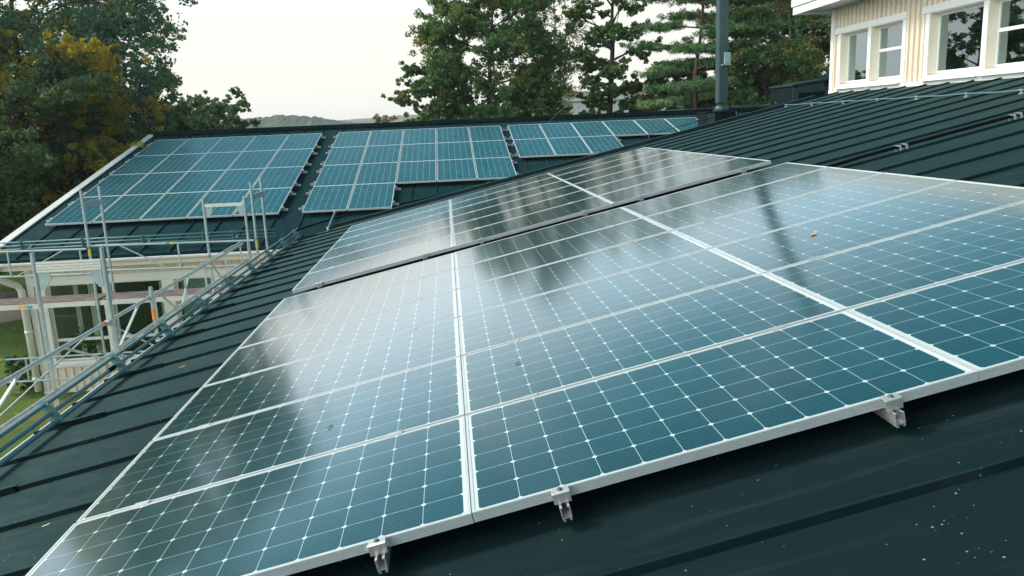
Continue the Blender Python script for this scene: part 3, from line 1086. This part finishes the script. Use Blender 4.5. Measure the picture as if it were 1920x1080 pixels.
sc2 = thing("scaffold", "galvanised scaffold run with red brown plank deck in front of the wing windows", "scaffold", (-5, 12.8, GROUND))
YA_, YB_ = 12.40, 13.13
for xx in (-4.76, -1.76, -7.76):
    std(sc2, xx, YA_, GROUND, 0.89, [(-0.30, 0.12, M_YELLOW_TAPE), (-0.17, 0.04, M_GREEN_TAPE)])
    std(sc2, xx + 0.02, YB_, GROUND, 0.91)
    m = MB()
    m.bar((xx, YA_ + 0.02, 0.62), (xx + 0.02, YB_ - 0.02, 0.62), 0.02, 0.10)
    m.build("transom", M_GALV, sc2)
for xa, xb in ((-7.74, -4.80), (-4.72, -1.80)):
    guardrail(sc2, (xa, YA_ - 0.03, -0.12), (xb, YA_ - 0.03, -0.17), 0.46, (0.06, 0.53, 0.96), ((0.86, 0.56), (0.14, 0.42)) if xa < -5 else ((0.18, 0.45), (0.92, 0.62)), 0.019, ((0.46, M_GREEN_TAPE), (0.483, M_YELLOW_TAPE)))
    guardrail(sc2, (xa, YA_ - 0.03, -2.16), (xb, YA_ - 0.03, -2.16), 0.44, (0.06, 0.53, 0.96), ((0.36, 0.16),), 0.019, ((0.36, M_ORANGE), (0.385, M_GREEN_TAPE)))
    m = MB()
    m.box((xa, YA_ + 0.04, -1.165), (xb, YB_ - 0.03, -1.145))
    dk = m.build("deck", M_DECK, sc2)
    m = MB()
    m.box((xa, YA_ + 0.004, -1.235), (xb, YA_ + 0.038, -1.15))
    m.box((xa, YB_ - 0.028, -1.235), (xb, YB_ + 0.004, -1.15))
    m.build("side_beam", M_ALU_MATT, dk)
    if xa < -5:
        m = MB()
        m.box((-6.18, YA_ + 0.001, -1.222), (-6.02, YA_ + 0.003, -1.168))
        m.build("yellow_sticker", M_YELLOW_TAPE, dk)
        m = MB()
        m.box((-6.018, YA_ + 0.001, -1.222), (-5.92, YA_ + 0.003, -1.168))
        m.build("blue_sticker", M_BLUE_TAPE, dk)
for a, b in (((-6.9, YA_ + 0.1, -3.3), (-4.8, YA_ + 0.1, -1.6)), ((-4.7, YA_ + 0.1, -1.6), (-1.9, YA_ + 0.1, -3.3))):
    m = MB()
    m.tube([a, b], 0.018, 8)
    m.build("brace", M_GALV, sc2)

# ------------------------------------------------------------------ vent stack, hatch, wires
st = thing("vent_stack", "tall grey green metal flue pole on a dark box behind the roof edge", "vent stack", (9.72, 20.4, zB(20.4, ROOF)))
m = MB()
m.box((9.26, 20.0, zB(19.9, ROOF) - 0.1), (10.19, 20.8, 1.80))
m.box((9.23, 19.97, 1.802), (10.22, 20.83, 1.84))
m.build("base_box", M_STACK_DARK, st, bevel=0.01)
m = MB()
m.box((9.28, 19.96, zB(19.9, ROOF) - 0.1), (9.49, 19.998, 1.80))
m.build("corner_panel", M_STACK, st)
m = MB()
sx, sy = 9.80, 20.35
m.tube([(sx, sy, 1.84), (sx, sy, 2.02)], [0.25, 0.135], 24)
m.build("flared_collar", M_STACK, st, smooth=True)
m = MB()
m.box((sx - 0.145, sy - 0.145, 2.06), (sx + 0.145, sy + 0.145, 9.5))
po = m.build("pole", M_STACK, st, bevel=0.035)
m = MB()
for z in (2.92, 2.98, 3.55, 3.62, 4.9):
    m.box((sx - 0.150, sy - 0.150, z), (sx + 0.150, sy + 0.150, z + 0.02))
m.build("band", M_STACK, st)
m = MB()
m.box((sx + 0.0, sy - 0.23, 3.14), (sx + 0.185, sy - 0.148, 3.46))
m.box((sx - 0.08, sy - 0.25, 3.10), (sx + 0.20, sy - 0.148, 3.136))
m.build("junction_box", M_GALV, st, bevel=0.01)

hb = thing("roof_hatch", "dark metal roof hatch box beside the cream upper storey", "roof hatch", (11.3, 17.4, 1.9))
m = MB()
m.prism([(10.46, 17.0, 1.2), (11.4, 17.0, 1.2), (11.4, 17.0, 2.47), (10.46, 17.0, 2.36)], (0, 1.4, 0))
m.prism([(11.402, 16.9, 1.2), (12.8, 16.9, 1.2), (12.8, 16.9, 2.95), (11.402, 16.9, 2.50)], (0, 1.6, 0))
hbo = m.build("body", M_STACK_DARK, hb, bevel=0.008)
m = MB()
m.prism([(10.42, 16.94, 2.365), (11.395, 16.94, 2.48), (11.395, 16.94, 2.53), (10.42, 16.94, 2.41)], (0, 1.5, 0))
m.box((10.44, 16.97, 1.3), (10.58, 16.998, 2.33))
m.box((11.24, 16.97, 1.3), (11.38, 16.998, 2.33))
m.prism([(10.582, 16.97, 2.20), (11.238, 16.97, 2.20), (11.238, 16.97, 2.43), (10.582, 16.97, 2.36)], (0, 0.028, 0))
m.build("frame", M_HATCH, hb)
m = MB()
for k in range(9):
    x = 10.62 + k * 0.07
    m.box((x, 16.975, 1.3), (x + 0.03, 16.996, 2.19))
m.build("grille", M_STACK_DARK, hb)

sw = thing("safety_wire", "thin safety wire on small brackets along the foot of the upper storey", "wire", A(9.5, 10, ROOF))
br = [(9.33, 14.35), (9.33, 13.13), (9.33, 11.86), (9.33, 10.66), (9.33, 9.51), (9.33, 8.3), (9.33, 7.21), (9.33, 6.0)]
pts = []
for i, (v, u) in enumerate(br):
    pts.append(A(v, u, ROOF + 0.052))
    if i < len(br) - 1:
        pts.append(A(v, (u + br[i + 1][1]) / 2, ROOF + 0.040))
m = MB()
m.tube(pts, 0.009, 6)
m.build("cable", M_GUARD, sw)
for v, u in br:
    m = MB()
    m.box((-0.022, -0.028, 0), (0.022, 0.028, 0.018))
    m.tube([(0, 0, 0.015), (0, 0, 0.05)], 0.009, 8)
    m.tube([(0, -0.022, 0.05), (0, 0.022, 0.05)], 0.013, 8)
    m.xf(lambda q: A(v + q.x, u + q.y, ROOF + 0.002 + q.z))
    m.build("bracket", M_GALV, sw)
ew = thing("safety_wire", "dark safety wire on short posts along the far roof edge", "wire", A(8, 14.7, ROOF))
m = MB()
m.tube([A(v, 14.76, ROOF + 0.16) for v in (6.4, 7.4, 8.4, 9.3)] + [A(9.33, 14.35, ROOF + 0.09)], 0.006, 6)
m.build("cable", M_RUBBER, ew)
for v in (6.4, 7.4, 8.4, 9.3):
    m = MB()
    m.tube([A(v, 14.78, ROOF + 0.08), A(v, 14.78, ROOF + 0.165)], 0.008, 6)
    m.build("post", M_GUARD, ew)

cb = thing("roof_cable", "black twin cable clipped along a seam right of the panels", "cable", A(7.5, 5.6, ROOF))
m = MB()
m.tube([A(5.75, 5.44, ROOF + 0.055), A(6.3, 5.50, ROOF + 0.06), A(9.2, 5.50, ROOF + 0.06)], 0.013, 6)
m.tube([A(5.75, 5.37, ROOF + 0.05), A(6.3, 5.46, ROOF + 0.05), A(9.2, 5.46, ROOF + 0.05)], 0.008, 6)
m.build("cable", M_RUBBER, cb)
for v in (6.72, 7.98, 9.1):
    m = MB()
    for dv in (-0.035, 0.035):
        m.box((dv - 0.010, -0.045, 0.0), (dv + 0.010, -0.035, 0.07))
        m.box((dv - 0.010, -0.034, 0.06), (dv + 0.010, 0.045, 0.07))
        m.box((dv - 0.010, 0.046, 0.0), (dv + 0.010, 0.055, 0.07))
    m.xf(lambda q: A(v + q.x, 5.48 + q.y, ROOF + 0.004 + q.z))
    m.build("clip", M_GALV, cb)

sb_ = thing("stay_rod", "thin grey stay rod bridging the valley below the middle panel block", "rod", B(-0.7, sB(15.3), ROOF))
m = MB()
m.tube([A(-0.74, 14.20, ROOF + 0.045), B(-0.70, sB(15.36), ROOF + 0.08)], 0.022, 8)
m.build("rod", M_GUARD, sb_)
for q in (A(-0.74, 14.20, ROOF + 0.05), B(-0.70, sB(15.36), ROOF + 0.085)):
    m = MB()
    m.tube([q + Vector((0, 0, -0.05)), q + Vector((0, 0, 0.03))], 0.03, 8)
    m.build("knob", M_ALU_MATT, sb_)
m = MB()
m.tube([(2.15, 15.5, zB(15.5, ROOF) + 0.03), (5.9, 21.5, 2.35 + 0.25), (11.09, 30.0, 6.13)], 0.004, 6)
tag(m.build("guy_wire", M_GALV), "thin slanting guy wire rising from the wing roof past the trees", "wire")

# small litter
def litter(name, label, cat, at_, size, mat, asp, rot, up):
    m = MB()
    n = 8
    pts = []
    for k in range(n):
        a = 2 * math.pi * k / n
        pts.append((size * math.cos(a), size * asp * math.sin(a), size * 0.10 * math.cos(a) ** 2))
    m.add([(0, 0, 0.001)] + pts, [(0, 1 + k, 1 + (k + 1) % n) for k in range(n)])
    rr = Matrix.Rotation(rot, 3, 'Z')
    m.xf(lambda q: at_ + MA.to_3x3() @ (rr @ q) + up)
    o = m.build(name, mat)
    sol = o.modifiers.new("thick", 'SOLIDIFY')
    sol.thickness = 0.0015
    tag(o, label, cat)


UPV = A(0, 0, 0.002)
litter("fallen_leaf", "small orange leaf lying on a glossy panel near the top right", "leaf", A(4.4, 2.58), 0.028, M_LEAF_DRY, 0.6, 0.6, UPV)
litter("fallen_leaf", "yellow leaf on the bare roof near the lower left corner", "leaf", A(-0.40, 1.43, ROOF), 0.022, M_LEAF_PALE, 0.3, 0.5, UPV)
litter("fallen_leaf", "reddish leaf on the bare roof left of the front array", "leaf", A(-0.68, 4.51, ROOF), 0.03, M_LEAF_DRY, 0.4, 0.3, UPV)
litter("feather", "dark feather lying across the left column of panels", "feather", A(1.19, 1.36), 0.022, M_FEATHER, 0.22, 0.9, UPV)
litter("feather", "dark feather lying on a middle column panel", "feather", A(2.22, 1.56), 0.022, M_FEATHER, 0.22, 0.4, UPV)

# ------------------------------------------------------------------ buildings behind
db = thing("flat_roof_building", "dark flat roofed extension with stepped parapets behind the flue pole", "building", (14, 29, GROUND))
m = MB()
m.box((10.3, 27.0, GROUND), (18.5, 34.0, 1.78))
m.build("wall", M_ROOF_BACK, db)
m = MB()
m.box((10.1, 26.8, 1.782), (18.8, 34.0, 1.93))
m.box((10.9, 27.6, 1.932), (18.8, 34.0, 2.02))
m.prism([(12.2, 27.2, 1.94), (18.8, 27.2, 2.30), (18.8, 27.2, 1.94)], (0, 5, 0))
m.build("roof", M_ROOF_BACK, db)
m = MB()
m.box((10.0, 26.7, 1.50), (10.095, 34.0, 1.92))
m.build("white_edge", M_WHITE, db)
fb = thing("white_building", "distant long white flat building glimpsed between the trees", "building", (15, 64, GROUND))
m = MB()
m.box((10.6, 62.0, GROUND), (30.0, 72.0, 3.25))
m.build("wall", M_FAR_WHITE, fb)
m = MB()
m.box((10.4, 61.8, 3.252), (30.2, 72.2, 3.5))
m.build("roof", M_FAR_WHITE, fb)
m = MB()
m.box((9.2, 58.0, GROUND), (17.0, 61.5, 2.02))
m.build("porch", M_ROOF_DARK, fb)

# ------------------------------------------------------------------ trees
def leaf_mat(name, dark, mid, alt, altw, scale=0.45, trans=0.35):
    m, t = new_mat(name)
    o = t.n('ShaderNodeTexCoord').outputs['Object']
    ge = t.n('ShaderNodeNewGeometry')
    f = noise(t, scale, 3, 0.6, vec=o)
    c = t.mix(ge.outputs['Random Per Island'], dark, mid)
    jit = t.m('MULTIPLY_ADD', ge.outputs['Random Per Island'], 0.10, f)
    c = t.mix(t.m('MULTIPLY', t.smooth(jit, 0.80 - altw, 0.92 - altw), 0.9), c, alt)
    p = pbsdf(t, c, 0.55, spec=0.25)
    tr = t.n('ShaderNodeBsdfTranslucent')
    t.l(t.mix(0.5, c, tuple(min(1, v * 1.5) for v in mid)), tr.inputs[0])
    mx = t.n('ShaderNodeMixShader', i_Fac=trans)
    t.l(p.outputs[0], mx.inputs[1])
    t.l(tr.outputs[0], mx.inputs[2])
    finish(t, mx.outputs[0])
    return m


L_GREEN = leaf_mat("leaf_deep_green", (0.043, 0.109, 0.037), (0.145, 0.255, 0.079), (0.400, 0.310, 0.071), 0.20)
L_TEAL = leaf_mat("leaf_dark_teal", (0.030, 0.084, 0.049), (0.081, 0.182, 0.115), (0.270, 0.230, 0.054), 0.22)
L_OCHRE = leaf_mat("leaf_ochre", (0.24, 0.20, 0.03), (0.66, 0.50, 0.07), (0.10, 0.16, 0.05), 0.28, 0.45, 0.5)
L_SHADE = leaf_mat("leaf_shade_green", (0.031, 0.072, 0.031), (0.095, 0.163, 0.063), (0.235, 0.197, 0.063), 0.20)
L_BIRCH = leaf_mat("leaf_birch", (0.159, 0.204, 0.075), (0.320, 0.336, 0.130), (0.523, 0.347, 0.087), 0.25)
L_PINE = leaf_mat("needle_pine", (0.050, 0.129, 0.066), (0.145, 0.273, 0.094), (0.217, 0.310, 0.109), 0.25, 0.6, 0.15)
L_RUST = leaf_mat("leaf_rust", (0.20, 0.16, 0.09), (0.32, 0.26, 0.15), (0.20, 0.20, 0.10), 0.25)
M_BARK = simple("bark_grey_brown", (0.045, 0.036, 0.028), 0.9, 0, 0.35, 6, bump=0.6, bscale=12)
M_BARK_PINE = simple("bark_pine", (0.16, 0.075, 0.042), 0.9, 0, 0.35, 5, bump=0.6, bscale=10)
M_BARK_BIRCH = simple("bark_birch", (0.40, 0.38, 0.34), 0.8, 0, 0.45, 4)


def leaves(name, cen, sizes, mat, parent, r, asp=0.62, flat=0.0):
    """thousands of small bent leaves as one crown mesh"""
    n = len(cen)
    off = WLOC[parent.name]
    cen = cen - np.array(off)
    d = r.normal(size=(n, 3))
    d[:, 2] *= (1 - flat)
    d /= np.linalg.norm(d, axis=1)[:, None]
    e = r.normal(size=(n, 3))
    e -= (e * d).sum(1)[:, None] * d
    e /= np.linalg.norm(e, axis=1)[:, None]
    nn = np.cross(d, e)
    s = sizes[:, None]
    mid = nn * s * 0.18
    v = np.empty((n, 4, 3))
    v[:, 0] = cen - d * s
    v[:, 1] = cen + e * s * asp + mid
    v[:, 2] = cen + d * s
    v[:, 3] = cen - e * s * asp + mid
    me = bpy.data.meshes.new(name)
    me.vertices.add(4 * n)
    me.vertices.foreach_set('co', v.reshape(-1).astype(np.float32))
    me.loops.add(4 * n)
    me.loops.foreach_set('vertex_index', np.arange(4 * n, dtype=np.int32))
    me.polygons.add(n)
    me.polygons.foreach_set('loop_start', np.arange(0, 4 * n, 4, dtype=np.int32))
    me.polygons.foreach_set('loop_total', np.full(n, 4, dtype=np.int32))
    me.update(calc_edges=True)
    me.materials.append(mat)
    o = bpy.data.objects.new(name, me)
    C.objects.link(o)
    o.parent = parent
    return o


def tree(name, label, x, y, zbot, ztop, rad, seed, mat, bark=M_BARK, style='broad', nl=33600, ls=0.090, lean=(0, 0), group=None, trunk_r=None, dens=1.0):
    r = np.random.default_rng(seed)
    t = thing(name, label, "tree" if 'bush' not in name and 'shrub' not in name else "bush", (x, y, GROUND), group)
    H = ztop - GROUND
    tr = trunk_r or 0.018 * H
    limbs = MB()
    base = Vector((x, y, GROUND))
    # trunk with a gentle wander
    tp = []
    k = 9
    wx, wy = 0.0, 0.0
    for i in range(k + 1):
        f = i / k
        wx += r.normal() * 0.012 * H
        wy += r.normal() * 0.012 * H
        tp.append(base + Vector((lean[0] * f + wx * f, lean[1] * f + wy * f, H * f * 0.96)))
    limbs.tube(tp, [tr * (1 - 0.92 * i / k) + 0.008 for i in range(k + 1)], 8)

    def trunk_at(z):
        f = min(max((z - GROUND) / (H * 0.96), 0), 1) * k
        i = min(int(f), k - 1)
        return tp[i].lerp(tp[i + 1], f - i)
    tips = []
    zc, hh = (zbot + ztop) / 2, (ztop - zbot) / 2
    nlimb = {'broad': 26, 'birch': 34, 'pine': 36, 'bush': 18}[style]
    for i in range(nlimb):
        f = (i + r.random() * 0.8) / nlimb
        z0 = zbot - 0.16 * hh + f * (ztop - zbot) * 0.94
        p0 = trunk_at(z0)
        ang = i * 2.4 + r.normal() * 0.35
        rel = (z0 + 0.15 * hh - zc) / hh
        if style == 'pine':
            env = rad * (0.45 + 0.6 * math.sqrt(max(0.0, 1 - max(rel, -0.25) ** 2))) * (0.7 + 0.5 * r.random())
            rise = 0.10
        elif style == 'birch':
            env = rad * math.sqrt(max(0.06, 1 - abs(rel) ** 2.2)) * (0.6 + 0.5 * r.random())
            rise = 0.55
        else:
            env = rad * math.sqrt(max(0.10, 1 - abs(rel) ** 2.4)) * (0.62 + 0.5 * r.random())
            rise = 0.42 + 0.3 * max(rel, -0.3)
        dirv = Vector((math.cos(ang), math.sin(ang), rise))
        mid = p0 + dirv * env * 0.55 + Vector(r.normal(size=3)) * 0.05 * env
        end = p0 + Vector((math.cos(ang + 0.15), math.sin(ang + 0.15), rise * (0.75 if style != 'birch' else 0.4))) * env
        lr = tr * 0.34 * (1 - 0.65 * f) + 0.008
        limbs.tube([p0, mid, end], [lr, lr * 0.6, lr * 0.2 + 0.004], 6)
        tips.append((end, 1.0))
        ns = {'broad': 6, 'birch': 5, 'pine': 4, 'bush': 5}[style]
        for j in range(ns):
            g = 0.32 + 0.66 * (j + r.random()) / ns
            q0 = p0.lerp(mid, g / 0.55) if g < 0.55 else mid.lerp(end, (g - 0.55) / 0.45)
            sa = ang + (1 if j % 2 else -1) * (0.5 + 0.6 * r.random())
            sl = env * (0.24 + 0.24 * r.random())
            up = {'broad': 0.45 * r.normal() + 0.2, 'birch': 0.1, 'pine': 0.08, 'bush': 0.3}[style]
            q1 = q0 + Vector((math.cos(sa), math.sin(sa), up)) * sl
            limbs.tube([q0, q0.lerp(q1, 0.5) + Vector(r.normal(size=3)) * 0.04 * sl, q1], [lr * 0.42 + 0.003, lr * 0.25 + 0.003, 0.004], 5)
            tips.append((q1, 0.85))
            tips.append((q0.lerp(q1, 0.6), 0.6))
    limbs.build("trunk", bark, t, smooth=True, recalc=False)
    # leaf clusters round the twig ends, uneven in size so that gaps stay open
    wts = np.array([w_ * (0.25 + r.random() ** 1.5 * 1.6) for _, w_ in tips])
    cnt = np.maximum((wts / wts.sum() * nl * dens).astype(int), 3)
    P_, S_ = [], []
    for (q, w_), c in zip(tips, cnt):
        cr_ = rad * {'broad': 0.135, 'birch': 0.12, 'pine': 0.21, 'bush': 0.16}[style] * (0.6 + 0.8 * w_)
        pts = r.normal(size=(c, 3))
        pts /= (np.linalg.norm(pts, axis=1)[:, None] + 1e-6)
        pts *= (r.random(c) ** 0.45)[:, None] * cr_
        if style == 'broad' or style == 'bush':
            pts[:, 2] *= 0.75
            # break the cluster into small sprays
            sub = r.normal(size=(max(c // 28, 1), 3)) * cr_ * 0.62
            sub[:, 2] *= 0.6
            ii = r.integers(0, len(sub), c)
            pts = pts * 0.42 + sub[ii]
        elif style == 'birch':
            strand = r.integers(0, 9, c)
            so = r.normal(size=(9, 3)) * cr_ * 0.75
            pts = so[strand] + r.normal(size=(c, 3)) * 0.06
            pts[:, 2] = so[strand][:, 2] * 0.4 - r.random(c) * cr_ * 2.6
        else:
            sub = r.normal(size=(max(c // 40, 1), 3)) * cr_ * 0.75
            sub[:, 2] *= 0.25
            ii = r.integers(0, len(sub), c)
            pts = pts * 0.36 + sub[ii]
            pts[:, 2] *= 0.62
        P_.append(pts + np.array(q))
        S_.append(ls * (0.65 + 0.7 * r.random(c)))
    leaves("crown", np.concatenate(P_), np.concatenate(S_), mat, t, r, asp=0.6 if style != 'pine' else 0.16, flat=0.2 if style == 'birch' else 0.0)
    return t


G_L = "trees left of the wing"
tree("broadleaf_tree", "tallest dark green tree at far left with branches reaching over the wing", -13.2, 27.5, -0.3, 9.4, 5.0, 11, L_TEAL, nl=56000, ls=0.072, group=G_L)
tree("broadleaf_tree", "tree with yellow ochre foliage in front of the tall dark tree", -10.8, 24.5, -1.6, 5.0, 2.9, 12, L_OCHRE, nl=31500, ls=0.069, group=G_L)
tree("broadleaf_tree", "yellowing tall tree at the left picture edge with thin top", -15.8, 28.0, 0.0, 9.8, 3.8, 13, L_OCHRE, nl=24000, ls=0.083, group=G_L, dens=0.9)
tree("broadleaf_tree", "shady dark tree at lower left beside the white verge", -12.6, 22.0, -0.8, 3.0, 3.3, 14, L_SHADE, nl=46200, ls=0.076, group=G_L)
tree("broadleaf_tree", "low deep green tree filling the gap right of the ochre tree", -10.6, 28.0, -3.0, 2.0, 2.3, 15, L_GREEN, nl=31500, ls=0.076, group=G_L)
tree("leafy_bush", "dark bush beside the gravel road at the left edge", -14.6, 25.2, -3.3, -1.6, 1.5, 16, L_SHADE, style='bush', nl=5000, ls=0.08)
tree("leafy_bush", "small dark bush at the foot of the white downpipe", -7.25, 14.6, -3.38, -2.75, 0.5, 17, L_SHADE, style='bush', nl=3500, ls=0.05)
tree("broadleaf_tree", "dim tree deep behind the shady tree at left", -17.5, 33.0, -3.2, 6.0, 4.6, 18, L_SHADE, nl=18000, ls=0.117, group=G_L)
tree("broadleaf_tree", "dim tree behind the wing's left gable corner", -11.5, 34.0, -3.2, 3.2, 3.6, 19, L_SHADE, nl=27300, ls=0.110, group=G_L)

tree("broadleaf_tree", "small round far tree just left of the wooded hill", -19.3, 75.0, 0.2, 4.8, 2.9, 21, L_GREEN, nl=18900, ls=0.138)
tree("broadleaf_tree", "thin autumn tinted far tree beside the small round tree", -22.8, 74.0, 0.0, 3.9, 2.4, 22, L_BIRCH, style='birch', nl=4000, ls=0.18)
tree("leafy_bush", "thin brownish bush just above the wing's ridge", -3.4, 70.0, -2.0, 3.2, 2.0, 23, L_RUST, style='bush', nl=2600, ls=0.13)

G_R = "trees behind the wing's ridge"
tree("broadleaf_tree", "broad leafy tree rising from the middle of the ridge against white sky", 3.9, 40.0, 0.0, 9.3, 3.4, 31, L_GREEN, nl=92400, ls=0.079, group=G_R)
tree("broadleaf_tree", "short bushy tree tucked right of the broad middle tree", 6.4, 38.0, 0.0, 4.4, 1.3, 32, L_GREEN, nl=16800, ls=0.083, group=G_R)
tree("birch_tree", "pale drooping birch between the two leafy middle trees", 8.3, 45.0, 2.0, 11.5, 1.9, 33, L_BIRCH, M_BARK_BIRCH, 'birch', nl=13000, ls=0.069, group=G_R, trunk_r=0.11)
tree("broadleaf_tree", "airy tall tree right of the birch with sky showing through", 10.0, 38.5, 0.8, 10.4, 1.95, 34, L_GREEN, nl=46000, ls=0.072, group=G_R)
tree("pine_tree", "dark layered pine just left of the flue pole", 13.3, 34.0, -0.2, 9.8, 2.15, 35, L_PINE, M_BARK_PINE, 'pine', nl=88200, ls=0.103, group=G_R, trunk_r=0.17)
tree("pine_tree", "dark layered pine just right of the flue pole", 16.4, 36.5, -0.2, 10.0, 2.8, 36, L_PINE, M_BARK_PINE, 'pine', nl=84000, ls=0.110, group=G_R, trunk_r=0.17)
tree("birch_tree", "yellowing birch with pale trunk beside the cream upper storey", 18.4, 35.0, 1.2, 10.5, 2.4, 37, L_BIRCH, M_BARK_BIRCH, 'birch', nl=23100, ls=0.076, group=G_R, trunk_r=0.12)
tree("broadleaf_tree", "low green tree behind the dark flat roof", 16.0, 32.5, 0.4, 4.6, 2.0, 38, L_GREEN, nl=23100, ls=0.076, group=G_R)
tree("broadleaf_tree", "dark tree filling the space behind the roof hatch", 20.3, 39.0, 0.0, 6.8, 3.2, 39, L_SHADE, nl=25200, ls=0.103, group=G_R)
tree("broadleaf_tree", "low spreading tree at the left foot of the broad middle tree", 1.6, 39.0, -0.6, 4.9, 1.9, 46, L_GREEN, nl=31500, ls=0.076, group=G_R)
tree("broadleaf_tree", "dark low tree filling the space beneath the two pines", 14.6, 38.5, -1.2, 3.9, 2.9, 47, L_SHADE, nl=29400, ls=0.090, group=G_R)
tree("broadleaf_tree", "tall tree out beyond the upper storey's far end", 26.5, 33.0, 0.0, 14.0, 4.2, 41, L_GREEN, nl=31500, ls=0.110)

tree("broadleaf_tree", "tall far tree glimpsed through the right side of the left trees", -20.0, 55.0, 0.3, 10.5, 4.2, 45, L_GREEN, nl=46200, ls=0.117, group=G_L)

# potted plants behind the wing windows
def pot(label, x, y, z, h, seed):
    r = np.random.default_rng(seed)
    t = thing("potted_plant", label, "plant", (x, y, z))
    m = MB()
    m.tube([(x, y, z), (x, y, z + 0.13)], [0.05, 0.075], 16)
    m.build("pot", M_TERRACOTTA, t, smooth=False)
    n = 160
    c = r.normal(size=(n, 3)) * np.array([0.09, 0.07, h * 0.28]) + np.array([x, y, z + 0.13 + h * 0.5])
    leaves("foliage", c, 0.035 * (0.6 + 0.8 * r.random(n)), L_GREEN, t, r)


pot("potted plant behind the left wing window's lower pane", -5.62, 14.36, -2.72, 0.34, 51)
pot("small leafy potted plant standing inside the left wing window", -6.05, 14.36, -2.72, 0.5, 52)

# ------------------------------------------------------------------ the hazy air
hz = MB()
hz.box((-1600, -400, GROUND - 1.0), (1600, 2600, 17.5))
hm = bpy.data.materials.new("haze_air")
hm.use_nodes = True
ht = NT(hm.node_tree)
hm.node_tree.nodes.clear()
hv = ht.n('ShaderNodeVolumePrincipled', i_Density=0.0004, i_Anisotropy=0.3)
hv.inputs['Color'].default_value = (0.90, 0.96, 0.98, 1)
ho = ht.n('ShaderNodeOutputMaterial')
ht.l(hv.outputs[0], ho.inputs['Volume'])
tag(hz.build("haze", hm), kind='stuff')
